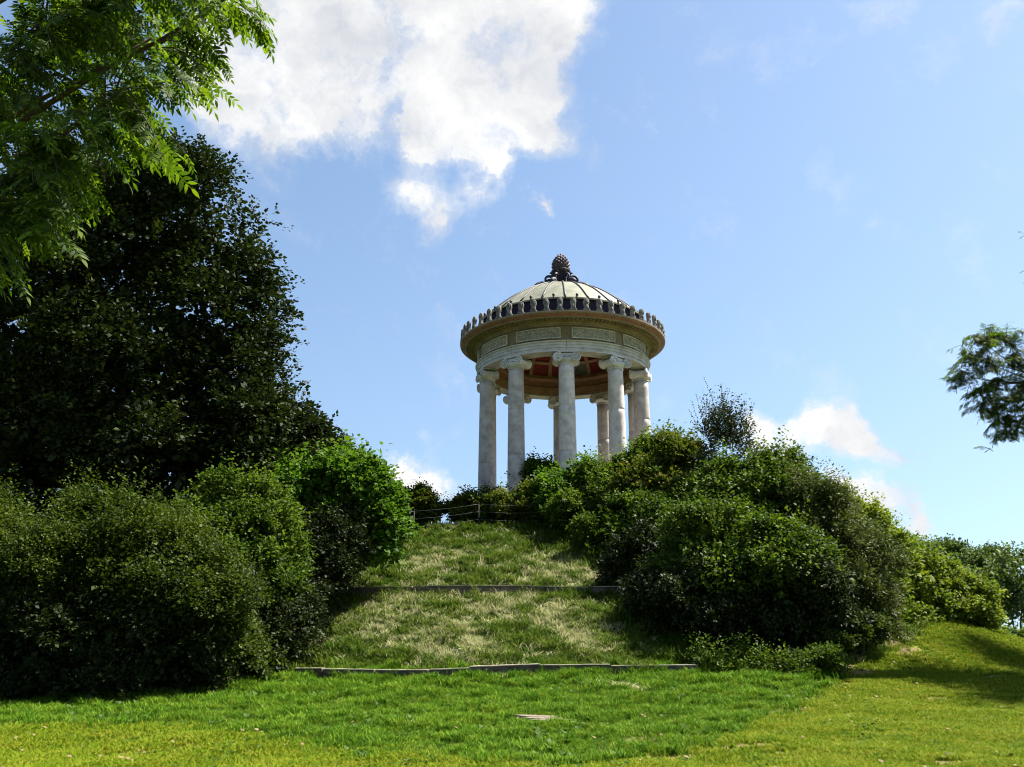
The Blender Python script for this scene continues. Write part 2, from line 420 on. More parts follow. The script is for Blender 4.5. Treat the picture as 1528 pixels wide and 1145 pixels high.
def axis(near, far, step, growth):
    a = [0.]; s = step
    while a[-1] < far:
        if a[-1] > near: s *= growth
        a.append(a[-1] + s)
    return np.array(a)
ax_ = axis(22, 1500, .16, 1.12); gx = np.concatenate([-ax_[::-1], ax_[1:]])
ay_ = axis(46, 1500, .16, 1.12); byk = axis(6, 300, .5, 1.2); gy = np.concatenate([-byk[::-1], ay_[1:]])
GX, GY = np.meshgrid(gx, gy)
V = np.stack([GX, GY, H(GX, GY)], -1).reshape(-1, 3)
nx_ = len(gx); ii = np.arange((len(gy) - 1) * (nx_ - 1)); rr_ = ii // (nx_ - 1); cc_ = ii % (nx_ - 1); b_ = rr_ * nx_ + cc_
F = np.stack([b_, b_ + 1, b_ + nx_ + 1, b_ + nx_], -1)
m, nt, out = mat('lawn_ground'); l = nt.links.new
tcn = mk(nt, 'ShaderNodeTexCoord')
at1 = mk(nt, 'ShaderNodeAttribute', attribute_name='rough'); at2 = mk(nt, 'ShaderNodeAttribute', attribute_name='bare')
n1 = mk(nt, 'ShaderNodeTexNoise', {'Scale': .9, 'Detail': 7., 'Roughness': .65}); l(tcn.outputs['Object'], n1.inputs['Vector'])
n2 = mk(nt, 'ShaderNodeTexNoise', {'Scale': 18., 'Detail': 5., 'Roughness': .7}); l(tcn.outputs['Object'], n2.inputs['Vector'])
lawn = ramp(nt, n1.outputs['Fac'], [(.32, (.075, .105, .010)), (.5, (.11, .135, .012)), (.68, (.17, .16, .03))])
rough = ramp(nt, n1.outputs['Fac'], [(.32, (.022, .042, .008)), (.52, (.038, .062, .010)), (.70, (.085, .08, .026))])
mxa = mk(nt, 'ShaderNodeMix', data_type='RGBA'); l(at1.outputs['Fac'], mxa.inputs['Factor']); l(lawn.outputs[0], mxa.inputs[6]); l(rough.outputs[0], mxa.inputs[7])
dirt = ramp(nt, n2.outputs['Fac'], [(.3, (.07, .05, .022)), (.7, (.19, .145, .08))])
mxb = mk(nt, 'ShaderNodeMix', data_type='RGBA'); l(at2.outputs['Fac'], mxb.inputs['Factor']); l(mxa.outputs[2], mxb.inputs[6]); l(dirt.outputs[0], mxb.inputs[7])
vr = ramp(nt, n2.outputs['Fac'], [(.3, (.6, .6, .6)), (.7, (1.25, 1.25, 1.25))])
mxc = mk(nt, 'ShaderNodeMix', {'Factor': 1.}, data_type='RGBA', blend_type='MULTIPLY'); l(mxb.outputs[2], mxc.inputs[6]); l(vr.outputs[0], mxc.inputs[7])
p = mk(nt, 'ShaderNodeBsdfPrincipled', {'Roughness': .95, 'Specular IOR Level': .03}); l(mxc.outputs[2], p.inputs['Base Color'])
bp = mk(nt, 'ShaderNodeBump', {'Strength': .6, 'Distance': .05}); l(n2.outputs['Fac'], bp.inputs['Height']); l(bp.outputs[0], p.inputs['Normal'])
l(p.outputs[0], out.inputs[0]); M['ground'] = m
gme = np_mesh('ground', V, F, m, True)
for nm, fn in (('rough', rough_mask), ('bare', bare_mask)):
    a = gme.attributes.new(nm, 'FLOAT', 'POINT')
    a.data.foreach_set('value', fn(V[:, 0], V[:, 1]).astype(np.float32))
ground = tag(link('ground', gme), 'green lawn rising into a grassy mound under the temple', None, None, 'structure')

# ------------------------------------------------------------------ temple
T = tag(empty('round_temple', (TX, TY, ZB)), 'round open stone temple with Ionic columns and shallow dome on the grassy mound', 'temple')
ROT = R(0.8)      # turn of the column ring (towards +x seen from the front)
A0 = -ROT
for i in range(3):
    r0 = 6.45 - .45 * i
    MB().lathe([(r0 - .9 if i < 2 else 0.01, .42 * i + .0), (r0, .42 * i), (r0, .42 * i + .40), (r0 - .02, .42 * i + .42), (r0 - .9 if i < 2 else .01, .42 * i + .42)], 96, smooth=False).build('step', M['step'], T)
ZS = 1.26            # stylobate top (local)
ZA = 16.48 - ZB      # underside of the architrave (local)
RC = 4.6
NC = 10
def volute_mesh():
    mb = MB()
    # bolster along local Y, spiral scrolls on both ends
    ax = Matrix.Rotation(R(90), 3, 'X')
    prof = [(.001, -.47), (.235, -.47), (.27, -.46), (.27, -.43), (.20, -.34), (.165, -.1), (.18, 0), (.165, .1), (.20, .34), (.27, .43), (.27, .46), (.235, .47), (.001, .47)]
    mb.lathe(prof, 20, ax=ax)
    for sgn in (-1, 1):
        pts = []; rad = []
        for k in range(34):
            t = k / 33; a = sgn * 2 * PI * 1.75 * t + R(90); r = .225 * (1 - t) ** .9 + .045
            pts.append((r * math.cos(a), sgn * .49, r * math.sin(a))); rad.append(.040 * (1 - .45 * t))
        mb.tube(pts, rad, 5)
        mb.tube([(0, sgn * .46, 0), (0, sgn * .54, 0)], .065, 8)
    return mb.mesh('volute', M['capital'])
hcap = .62
vol = volute_mesh()
# shaft with drum joints and slight entasis
sh = []
zt = ZA - hcap
H0 = ZS + .38
def rsh(z):
    t = (z - H0) / (zt - H0); return .475 - .065 * t ** 1.4
joints = [H0 + (zt - H0) * q for q in (.34, .68)]
zz = list(np.linspace(H0, zt - .10, 18))
prof = []
for z in sorted(zz + joints):
    if z in joints:
        r = rsh(z); prof += [(r, z - .022), (r - .014, z - .008), (r - .014, z + .008), (r, z + .022)]
    else: prof.append((rsh(z), z))
prof += [(.41, zt - .10), (.45, zt - .085), (.45, zt - .04), (.415, zt - .03), (.415, zt)]
shaft = MB().lathe(prof, 32).mesh('column', M['column'])
basem = MB().lathe([(.60, ZS), (.66, ZS + .03), (.67, ZS + .09), (.62, ZS + .15), (.53, ZS + .18), (.52, ZS + .24), (.58, ZS + .28), (.58, ZS + .34), (.50, ZS + .38), (.45, ZS + .38)], 32).mesh('base', M['column'])
echm = MB().lathe([(.41, zt), (.43, zt + .02), (.50, zt + .10), (.55, zt + .20), (.55, zt + .27), (.30, zt + .27)], 28).mesh('necking', M['capital'])
ab = MB()
ab.box((0, 0, zt + .46), (.62, .66, .16)).box((0, 0, ZA - .025), (1.04, .86, .046))
# the cushion that dips between the volutes and egg row under it
abm = ab.mesh('abacus', M['capital'])
for i in range(NC):
    a = A0 + 2 * PI * i / NC
    x, y = RC * math.sin(a), -RC * math.cos(a)
    c = link('column', shaft, T, (x, y, 0), (0, 0, a))
    link('base', basem, c); link('necking', echm, c); link('abacus', abm, c)
    for sx in (-1, 1):
        v = link('volute', vol, c, (sx * .48, 0, zt + .28))
        if sx < 0: v.rotation_euler = (0, 0, PI)
# entablature
def zl(z): return z - ZB
arch = MB().lathe([(4.16, ZA), (5.02, ZA), (4.98, ZA + .05), (4.2, ZA + .05)], 120, smooth=False, closed=True).build('architrave', M['arch'], T)
for i in range(NC):
    a0 = A0 + 2 * PI * (i) / NC + .002; a1 = A0 + 2 * PI * (i + 1) / NC - .002
    mb = MB()
    mb.lathe([(4.6, ZA + .05), (4.985, ZA + .05), (4.985, ZA + .20), (5.02, ZA + .205), (5.02, ZA + .38), (5.055, ZA + .385), (5.055, ZA + .50), (5.12, ZA + .53), (5.14, ZA + .59), (4.6, ZA + .59)], 12, a0, a1, False, closed=True)
    mb.build('stone_block', M['arch'], arch)
MB().lathe([(4.98, ZA - .001), (5.03, ZA - .001), (5.03, ZA + .045), (4.98, ZA + .045)], 120, smooth=False, closed=True).build('moulding', M['capital'], arch)
zf0, zf1 = ZA + .593, 17.93 - ZB
fr = MB().lathe([(4.5, zf0), (4.95, zf0), (4.95, zf1), (4.5, zf1)], 120, smooth=False, closed=True).build('frieze', M['frieze'], T)
# frieze panels with relief: one per bay
def panel_mesh():
    mb = MB(); w = R(36) * .405; zc0, zc1 = zf0 + .13, zf1 - .10
    mb.cylbox(4.953, 4.995, -w, w, zc0, zc1, 10); nback = len(mb.f)
    e = .012
    for (b0, b1, z0, z1) in ((-w, w, zc1 - .06, zc1), (-w, w, zc0, zc0 + .06), (-w, -w + e, zc0 + .062, zc1 - .062), (w - e, w, zc0 + .062, zc1 - .062)):
        mb.cylbox(4.998, 5.04, b0, b1, z0, z1, 10)
    zc = (zc0 + zc1) / 2; rnd = random.Random(4)
    nw_ = 7; amp = .15
    P3 = lambda aa, z: (5.01 * math.sin(aa), -5.01 * math.cos(aa), zc + z)
    mb.tube([P3(-w + .02 + (2 * w - .04) * q / 70, amp * .55 * math.sin(PI * nw_ * q / 70)) for q in range(71)], .022, 5)
    for k in range(nw_):
        a = -w + .02 + (2 * w - .04) * (k + .5) / nw_; sg = 1 if k % 2 == 0 else -1
        mb.tube([P3(a + (.14 * (1 - .75 * q / 11)) * math.cos(2 * PI * 1.1 * q / 11 + PI) / 5.0, -sg * .02 + sg * .14 * (1 - .75 * q / 11) * math.sin(2 * PI * 1.1 * q / 11)) for q in range(12)], .022, 5)
        mb.tube([P3(a, -sg * .04), P3(a, -sg * .17)], [.015, .045], 6)
        b_ = a + (2 * w - .04) * .5 / nw_
        if k < nw_ - 1:
            mb.tube([P3(b_ - .012, .06), P3(b_, .15), P3(b_ + .012, .19)], [.02, .035, .01], 6); mb.tube([P3(b_ - .012, -.06), P3(b_, -.15), P3(b_ + .012, -.19)], [.02, .035, .01], 6)
    me = mb.mesh('frieze_panel', M['panel']); me.materials.append(M['panelback'])
    for q in range(nback): me.polygons[q].material_index = 1
    return me
pm = panel_mesh()
for i in range(NC):
    link('frieze_panel', pm, fr, None, (0, 0, A0 + 2 * PI * (i + .5) / NC))
zc = zf1 + .003
corn = MB().lathe([(4.5, zc), (5.02, zc), (5.05, zc + .06), (5.10, zc + .08), (5.14, zc + .15), (5.24, zc + .17), (5.28, zc + .22), (5.62, zc + .25), (5.66, zc + .20), (5.75, zc + .21), (5.80, zc + .26), (4.5, zc + .26)], 144, smooth=False, closed=True).build('cornice', M['cornice'], T)
MB().lathe([(5.0, zc + .263), (5.82, zc + .263), (5.87, zc + .30), (5.92, zc + .34), (5.94, zc + .375), (5.0, zc + .375)], 144, smooth=False, closed=True).build('red_band', M['lip'], corn)
MB().lathe([(4.6, zc + .378), (5.98, zc + .378), (6.05, zc + .42), (6.06, zc + .50), (6.0, zc + .52), (4.6, zc + .56)], 144, smooth=False, closed=True).build('gutter_rim', M['cornice'], corn)
# the string of small dentils under the cornice
mb = MB()
for k in range(150):
    a = 2 * PI * k / 150
    mb.cylbox(5.30, 5.58, a, a + .022, zc + .165, zc + .235, 1)
tag(mb.build('dentils', M['cornice'], corn), kind='stuff')
# antefixes
def antefix_mesh():
    half = [(.22, 0), (.22, .09), (.15, .13), (.135, .30), (.165, .40), (.185, .50), (.175, .60), (.13, .69), (.06, .745), (0, .76)]
    outl = half + [(-x, z) for x, z in half[::-1][1:]]
    mb = MB(); n = len(outl)
    Vf = [(x, -.05, z) for x, z in outl]; Vb = [(x, .07, z) for x, z in outl]
    ins = [(x * .72, -.085, .03 + z * .92) for x, z in outl]
    F = [tuple(range(n))[::-1]]
    F = []
    for i in range(n):
        j = (i + 1) % n
        F += [(i, j, n + j, n + i), (2 * n + i, 2 * n + j, j, i)]
    F.append(tuple(range(n, 2 * n))); F.append(tuple(range(2 * n, 3 * n))[::-1])
    mb.add(Vf + Vb + ins, F)
    for ang, ln in ((-60, .2), (-30, .24), (0, .27), (30, .24), (60, .2)):
        d = (math.sin(R(ang)), math.cos(R(ang)))
        mb.tube([(d[0] * .05, -.095, .40 + d[1] * .04), (d[0] * ln * .62, -.095, .40 + d[1] * ln)], [.02, .032], 5)
    mb.tube([(0, -.09, .12), (0, -.10, .34)], [.05, .035], 6)
    return mb.mesh('antefix', M['antefix'])
am = antefix_mesh()
NA = 52
for k in range(NA):
    a = A0 + 2 * PI * (k + .5) / NA
    o = link('antefix', am, T, (5.92 * math.sin(a), -5.92 * math.cos(a), zc + .52), (random.Random(k).uniform(-.05, .05), random.Random(k + 99).uniform(-.03, .03), a)); o.scale = (.86, 1, random.Random(k + 7).uniform(.94, 1.04))
# drum and dome
zd0, zd1 = zc + .56, 19.60 - ZB
MB().lathe([(4.75, zd0 - .02), (4.80, zd0 - .02), (4.80, zd1 - .06), (4.75, zd1 - .06)], 120, smooth=False, closed=True).build('drum', M['drum'], T)
def rdome(t):      # t 0 rim .. 1 crown
    return 4.92 + (1.0 - 4.92) * t, zd1 + (22.13 - 19.6) * (t + .14 * math.sin(PI * t))
dome = MB().lathe([(rdome(t)[0] - .05, rdome(t)[1] - .05) for t in np.linspace(0, 1, 12)] + [(.01, 22.1 - ZB)], 96).build('dome', M['rib'], T)
ND = 24
mb = MB()
aw = 2 * PI / ND
def dome_panel():
    mb = MB(); V = []; F = []; nt_, na = 8, 3
    for i in range(nt_ + 1):
        t = i / nt_; r, z = rdome(t); e = .03 / r
        for j in range(na + 1):
            a = -aw / 2 + e + (aw - 2 * e) * j / na
            V.append((r * math.sin(a), -r * math.cos(a), z))
    k = na + 1
    for i in range(nt_):
        for j in range(na):
            F.append((i * k + j, i * k + j + 1, (i + 1) * k + j + 1, (i + 1) * k + j))
    mb.add(V, F, True)
    # turned down front lip
    r, z = rdome(0); e = .03 / r
    mb.cylbox(r - .04, r + .025, -aw / 2 + e, aw / 2 - e, z - .06, z + .02, 3)
    return mb.mesh('roof_panel', M['dome'])
dp = dome_panel()
rb = MB(); rb.tube([(0, -rdome(t)[0], rdome(t)[1] + .02) for t in np.linspace(0, 1, 9)], [.055] * 9, 5)
rbm = rb.mesh('roof_rib', M['rib'])
kb = MB().lathe([(.001, .24), (.05, .23), (.085, .17), (.085, .12), (.05, .06), (.07, .02), (.07, -.06)], 8).mesh('roof_knob', M['rib'])
for k in range(ND):
    a = A0 + aw * (k + .5)
    link('roof_panel', dp, dome, None, (0, 0, a))
    link('roof_rib', rbm, dome, None, (0, 0, a + aw / 2))
    link('roof_knob', kb, dome, (4.90 * math.sin(a), -4.90 * math.cos(a), zd1 + .02))
# inner ring and coffered ceiling
zi = ZA + .052
MB().lathe([(4.16, zi), (4.12, zi + .01), (4.12, zi + .26), (4.08, zi + .27), (4.08, zi + .5), (4.15, zi + .51), (4.15, zi + .53), (4.58, zi + .53), (4.58, zi)], 96, smooth=False, closed=True).build('inner_ring', M['ochre'], T)
MB().lathe([(4.16, zi + .533), (4.12, zi + .55), (4.12, zi + .86), (4.02, zi + .90), (3.94, zi + 1.0), (3.94, zi + 1.06), (4.48, zi + 1.06), (4.48, zi + .533)], 96, smooth=False, closed=True).build('inner_frieze', M['redband'], T)
zk = zi + 1.063
def rceil(t):      # 0 rim .. 1 crown
    a = t * R(86); return 4.05 * math.cos(a), zk + 2.35 * math.sin(a)
ceil = MB().lathe([(rceil(t)[0] + .14, rceil(t)[1] + .10) for t in np.linspace(0, 1, 20)], 96).build('ceiling', M['ochre'], T)
NK = 20
fm = MB(); kw = 2 * PI / NK
rows = [(.0, .045), (.24, .285), (.47, .51), (.67, .70), (.84, 1.0)]
for t0, t1 in rows:
    (r0, z0), (r1, z1) = rceil(t0), rceil(t1)
    fm.lathe([(r0, z0), (r1, z1), (r1 + .12, z1 + .08), (r0 + .12, z0 + .06)], 96, smooth=False, closed=True)
for k in range(NK):
    a = A0 + kw * (k + .5)
    for q in range(4):
        t0, t1 = rows[q][1], rows[q + 1][0]
        V = []; F = []
        for i in range(4):
            t = t0 + (t1 - t0) * i / 3; r, z = rceil(t); h = .13 * (1 - .6 * t)
            for (dr, hh) in ((0, -h), (0, h), (.12, h), (.12, -h)):
                aa = a + hh / max(r, .3)
                V.append(((r + dr) * math.sin(aa), -(r + dr) * math.cos(aa), z + dr * .5))
        for i in range(3):
            for j in range(4): F.append((4 * i + j, 4 * i + (j + 1) % 4, 4 * i + 4 + (j + 1) % 4, 4 * i + 4 + j))
        fm.add(V, F)
fm.build('coffer_frame', M['ochre'], ceil)
for q in range(3):
    t0, t1 = rows[q][1], rows[q + 1][0]
    mb = MB(); V = []; F = []
    for i in range(4):
        t = t0 + (t1 - t0) * i / 3; r, z = rceil(t); r += .10; z += .07
        for j in range(4):
            a = -kw / 2 * .84 + kw * .84 * j / 3; V.append((r * math.sin(a), -r * math.cos(a), z))
    for i in range(3):
        for j in range(3): F.append((i * 4 + j, i * 4 + j + 1, i * 4 + 5 + j, i * 4 + 4 + j))
    cr = MB().add(V, F).mesh('coffer', M['coffer_red']); cg = MB().add(V, F).mesh('coffer', M['coffer_grey'])
    for k in range(NK):
        link('coffer', cg if (k % 4 == 1 and q == 0) else cr, ceil, None, (0, 0, A0 + kw * k))
# finial: scrolls, stalk and pine cone
zF = 22.1 - ZB
fin = MB().lathe([(1.04, zF - .03), (1.06, zF + .06), (.9, zF + .1), (.55, zF + .16), (.42, zF + .35), (.36, zF + .7), (.40, zF + .95), (.56, zF + 1.06), (.60, zF + 1.14), (.52, zF + 1.2), (.3, zF + 1.22)], 24).build('finial', M['bronze'], T)
for k in range(8):
    a = A0 + R(24) + 2 * PI * k / 8
    d = Vector((math.sin(a), -math.cos(a), 0)); pts = []; rad = []
    for q in range(24):
        t = q / 23
        an = R(200) - t * R(420); r = .36 * (1 - .62 * t)
        c = Vector((.72, 0)); 
        pts.append(d * (.80 + r * math.cos(an)) + Vector((0, 0, zF + .36 + r * 1.05 * math.sin(an) + .04 * t))); rad.append(.095 * (1 - .5 * t))
    sc_ = MB(); sc_.tube(pts, rad, 6)
    sc_.tube([d * .95 + Vector((0, 0, zF + .08)), d * 1.25 + Vector((0, 0, zF + .12)), d * 1.55 + Vector((0, 0, zF + .02)), d * 1.85 + Vector((0, 0, zF - .22))], [.13, .16, .15, .10], 6)
    sc_.tube([d * .40 + Vector((0, 0, zF + .3)), d * .50 + Vector((0, 0, zF + .75)), d * .62 + Vector((0, 0, zF + .95)), d * .74 + Vector((0, 0, zF + .90))], [.10, .10, .09, .05], 6)
    sc_.build('scroll', M['bronze'], fin)
mb = MB(); rows_ = 9
def rcone(t): return .56 * math.sin(PI * (.30 + .68 * t)) ** .75
zc0 = zF + 1.16
mb.lathe([(rcone(t) * .9 + .001, zc0 + 1.10 * t) for t in np.linspace(0, 1, 12)], 16)
for i in range(rows_):
    t = (i + .2) / rows_; r = rcone(t); n = max(5, int(12 * r / .56))
    for j in range(n):
        a = 2 * PI * (j + .5 * (i % 2)) / n; d = Vector((math.sin(a), -math.cos(a), 0)); s_ = Vector((math.cos(a), math.sin(a), 0))
        c = d * r + Vector((0, 0, zc0 + 1.08 * t)); w = 2.0 * r / n + .02
        mb.add([c - s_ * w - d * .06, c + s_ * w - d * .06, c + d * .02 + Vector((0, 0, .06)), c - d * .06 + Vector((0, 0, .14)), c + d * .01 - Vector((0, 0, .04))], [(0, 4, 2), (4, 1, 2), (1, 3, 2), (3, 0, 2)])
mb.build('pine_cone', M['cone'], fin)

# ------------------------------------------------------------------ retaining edges
def edging(name, pts, label, h=.24, seed=1, splits=None):
    rnd = random.Random(seed)
    P = [ground_at(*p) for p in pts]
    root = tag(empty(name, tuple(P[0])), label, 'retaining edge', 'weathered edgings across the mound')
    for i in range(len(P) - 1):
        a, b = Vector(P[i]), Vector(P[i + 1])
        a.z = float(H(a.x, a.y)); b.z = float(H(b.x, b.y))
        dd = b - a; ln = dd.length; d = dd.normalized(); nrm = Vector((d.y, -d.x, 0)).normalized(); up = nrm.cross(d)
        if up.z < 0: up = -up
        mb = MB(); n = 7; V = []; F = []; dz = rnd.uniform(-.035, .035); tl = rnd.uniform(-.10, .10)
        for k in range(n + 1):
            t = .008 + k / n * .975; c = a + d * ln * t - Vector(P[0]); wob = rnd.uniform(-.004, .004)
            for (o_, z_) in ((.05, -.15), (.05, h + dz + wob), (-.05, h + dz + wob + .01), (-.05, -.15)):
                V.append(c + nrm * (o_ + tl * z_) + Vector((0, 0, z_)))
        for k in range(n):
            for j in range(4): F.append((4 * k + j, 4 * k + (j + 1) % 4, 4 * k + 4 + (j + 1) % 4, 4 * k + 4 + j))
        F += [(3, 2, 1, 0), (4 * n, 4 * n + 1, 4 * n + 2, 4 * n + 3)]
        mb.add(V, F); mb.build('plank', M['wood'], root)
        # pale strip along the top: the sunlit edge put into its colour
        mb = MB(); V = []; F = []
        for k in range(n + 1):
            t = .008 + k / n * .975; c = a + d * ln * t - Vector(P[0]); wob = rnd.uniform(-.004, .004)
            for (o_, z_) in ((.075, h + dz + .012 + wob), (.075, h + dz + .034 + wob), (-.075, h + dz + .036 + wob), (-.075, h + dz + .014 + wob)):
                V.append(c + nrm * o_ + Vector((0, 0, z_)))
        for k in range(n):
            for j in range(4): F.append((4 * k + j, 4 * k + (j + 1) % 4, 4 * k + 4 + (j + 1) % 4, 4 * k + 4 + j))
        F += [(3, 2, 1, 0), (4 * n, 4 * n + 1, 4 * n + 2, 4 * n + 3)]
        mb.add(V, F); mb.build('cap', M['cap'], root)
    return root
edging('retaining_edge', [(508, 887), (560, 888), (616, 888), (706, 887), (795, 886), (880, 888), (968, 888)], 'upper of two low weathered edgings across the mound, below the wire fence', .26, 3)
edging('retaining_edge', [(440, 1014), (482, 1014), (560, 1015), (640, 1015), (700, 1013), (806, 1009), (912, 1008), (1040, 1007)], 'lower of two low weathered edgings across the foot of the mound', .26, 5)

# ------------------------------------------------------------------ fences
def wire_fence():
    pts = [at(565, 795, 40.5), at(617, 800, 41.), at(714, 797, 41.2), at(812, 800, 41.), at(900, 812, 40.5)]
    root = tag(empty('wire_fence', (pts[1][0], pts[1][1], float(H(pts[1][0], pts[1][1])))), 'thin wire fence on grey posts along the top of the mown slope', 'fence')
    base = Vector(root.location); tops = []
    for q in pts:
        z = float(H(q[0], q[1])); c = Vector((q[0], q[1], z)) - base
        mb = MB(); mb.tube([c + Vector((0, 0, -.3)), c + Vector((0, 0, 1.18))], .028, 8); mb.tube([c + Vector((0, 0, 1.18)), c + Vector((0, 0, 1.21))], [.045, .02], 8)
        mb.build('post', M['post'], root); tops.append(c)
    for hgt in (1.13, .78, .42):
        mb = MB()
        for a, b in zip(tops[:-1], tops[1:]):
            mb.tube([a + (b - a) * t + Vector((0, -.04, hgt - .05 * math.sin(PI * t))) for t in np.linspace(0, 1, 6)], .006, 5)
        mb.build('wire', M['wire'], root)
wire_fence()
def handrail():
    a, b = at(648, 751, 44.5), at(700, 746, 44.5)
    za = float(H(a[0], a[1])); root = tag(empty('handrail', (a[0], a[1], za)), 'black metal handrail on the mound top beside the clipped hedge', 'handrail')
    o = Vector(root.location); A = Vector(a) - o; B = Vector(b) - o
    A.z = max(A.z, .9); B.z = A.z + .12
    MB().tube([A, (A + B) / 2 + Vector((0, 0, .03)), B], .04, 8).build('rail', M['rail'], root)
    for t in (.18, .95):
        c = A + (B - A) * t; MB().tube([Vector((c.x, c.y, -.3)), Vector((c.x, c.y, c.z - .03))], .035, 8).build('post', M['rail'], root)
handrail()

# ------------------------------------------------------------------ foliage
def vnorm(a): return a / np.maximum(np.linalg.norm(a, axis=-1, keepdims=True), 1e-9)
def wob3(p, f, rng):
    ph = rng.uniform(0, 6.28, 9)
    return (np.sin(p[:, 0] * f + ph[0] + 1.3 * np.sin(p[:, 1] * f * .7 + ph[1])) + np.sin(p[:, 1] * f * 1.1 + ph[2] + 1.3 * np.sin(p[:, 2] * f * .8 + ph[3])) + np.sin(p[:, 2] * f * 1.2 + ph[4] + 1.1 * np.sin(p[:, 0] * f * .9 + ph[5]))) / 3
def leaf_quads(B, D, N, S, wid):
    """B base points, D leaf directions, N normals, S sizes -> V, F (folded diamond)"""
    W = vnorm(np.cross(D, N)); N2 = np.cross(W, D); S = S[:, None]
    v0 = B; v1 = B + D * S * .45 + W * S * wid + N2 * S * .10; v2 = B + D * S; v3 = B + D * S * .45 - W * S * wid + N2 * S * .10
    V = np.stack([v0, v1, v2, v3], 1).reshape(-1, 3)
    F = np.arange(len(B) * 4, dtype=np.int32).reshape(-1, 4)
    return V, F
def foliage(lumps, n, m, leaf, seed, L=.5, up=.35, shell=(.62, 1.06), gap=.0, gapf=1.6, droop=.15, wid=.32, nsub=15, shoots=(0, 0), sprays=(16, 2.2), cap=.6, flatn=.5, spikes=0., flat=1.0, holes=(), low=-.75, core=.25, zmin=None, out=.8):
    rng = np.random.default_rng(seed)
    n = int(n * 1.3)
    lu = np.array(lumps, float); c = lu[:, :3]; r = lu[:, 3:6]
    ks = np.repeat(np.arange(len(lu)), nsub); dd = vnorm(rng.normal(size=(len(ks), 3))); dd[:, 2] = np.where(dd[:, 2] < low, -dd[:, 2], dd[:, 2])
    sr = rng.uniform(.17, .50, len(ks)); rim = 1
    scn = c[ks] + dd * r[ks] * (1.16 - sr * rng.uniform(.15, 1.2, len(ks)))[:, None]; srr = r[ks] * sr[:, None]
    sw = (srr.prod(1)) ** (2 / 3); sw = sw / sw.sum()
    w = r[:, 0] * r[:, 2] + r[:, 1] * r[:, 2] + r[:, 0] * r[:, 1]; w = w / w.sum()
    def batch(n, m, leaf, shell, core_):
        if core_:
            i = rng.choice(len(lu), n, p=w); d = vnorm(rng.normal(size=(n, 3))); C_ = c[i]; R_ = r[i]
        else:
            j = rng.choice(len(ks), n, p=sw); i = ks[j]; d = vnorm(vnorm(rng.normal(size=(n, 3))) + dd[j] * .6 + np.array([0, 0, cap])); C_ = scn[j]; R_ = srr[j]
        f = shell[0] + (shell[1] - shell[0]) * rng.random(n) ** .55
        f = f * (1 + .22 * wob3(d * 3 + i[:, None] * 2.1, 1.5, rng) + .09 * wob3(d * 7 + i[:, None], 1.5, rng))
        P = C_ + d * R_ * f[:, None]
        keep = np.ones(n, bool)
        if not core_:
            for k in range(len(lu)):
                q = np.linalg.norm((P - c[k]) / r[k], axis=1); keep &= (q > .60) | (i == k)
            if gap > 0: keep &= ~((wob3(P, gapf, rng) < -.18) & (rng.random(n) < gap))
        for hp, hr in holes:
            e = np.array([0, 0, EYE]); dv = vnorm(np.array(hp) - e); rel = P - e; tt = rel @ dv
            keep &= np.linalg.norm(rel - tt[:, None] * dv, axis=1) > hr * (1 + .5 * np.sin(P[:, 0] * 5 + P[:, 2] * 4))
        hz = H(P[:, 0], P[:, 1]); keep &= P[:, 2] > hz + .02
        P = P[keep]; d = d[keep]; n = len(P)
        ax = vnorm(d * out + np.array([0, 0, up]) + rng.normal(size=(n, 3)) * .45)
        Ls = L * rng.uniform(.5, 1.25, n)
        if spikes > 0:
            sp = rng.random(n) < spikes * (d[:, 2] > .45); ax[sp] = vnorm(ax[sp] * .25 + np.array([0, 0, 1.])); Ls[sp] *= 2.2
        t = (np.arange(m)[None] + rng.random((n, m))) / m
        rnd = rng.normal(size=(n, m, 3)); perp = rnd - (rnd * ax[:, None]).sum(-1, keepdims=True) * ax[:, None]; perp = vnorm(perp)
        perp[..., 2] *= flat
        B = P[:, None] + ax[:, None] * (t * Ls[:, None])[..., None] + perp * (.10 * Ls[:, None, None])
        D = vnorm(ax[:, None] * .55 + perp * .8 + np.array([0, 0, -droop]))
        N = vnorm(rng.normal(size=(n, m, 3)) * flatn + np.array([0, 0, 1.]))
        S = leaf * rng.uniform(.6, 1.3, (n, m))
        return leaf_quads(B.reshape(-1, 3), D.reshape(-1, 3), N.reshape(-1, 3), S.ravel(), wid)
    V, F = batch(n, m, leaf, shell, False)
    if shoots[0]:
        ns_, ls_ = shoots
        tops = lu[rng.choice(len(lu), ns_, p=w)]
        ang = rng.uniform(0, 6.28, ns_); q = np.sqrt(rng.random(ns_)) * .8
        P = tops[:, :3] + np.stack([np.cos(ang) * q * tops[:, 3], np.sin(ang) * q * tops[:, 4], np.sqrt(1 - q ** 2) * tops[:, 5] * .8], -1)
        ax = vnorm(np.stack([np.cos(ang) * q * .55, np.sin(ang) * q * .55, np.ones(ns_)], -1) + rng.normal(size=(ns_, 3)) * .10)
        ll = ls_ * rng.uniform(.35, 1.15, ns_); mm_ = 26
        t = (np.arange(mm_)[None] + rng.random((ns_, mm_)) * .5) / mm_
        B = P[:, None] + ax[:, None] * (t * ll[:, None])[..., None]
        D = vnorm(ax[:, None] * .5 + vnorm(rng.normal(size=(ns_, mm_, 3))) * .8); N = vnorm(rng.normal(size=(ns_, mm_, 3)) + np.array([0, 0, .6]))
        V2, F2 = leaf_quads(B.reshape(-1, 3), D.reshape(-1, 3), N.reshape(-1, 3), leaf * .85 * (1.15 - .6 * t).ravel(), wid)
        F = np.concatenate([F, F2 + len(V)]); V = np.concatenate([V, V2])
        # the shoots' own stalks: thin strips
        e = np.cross(ax, np.array([0, 1., 0])); e = vnorm(e) * .007
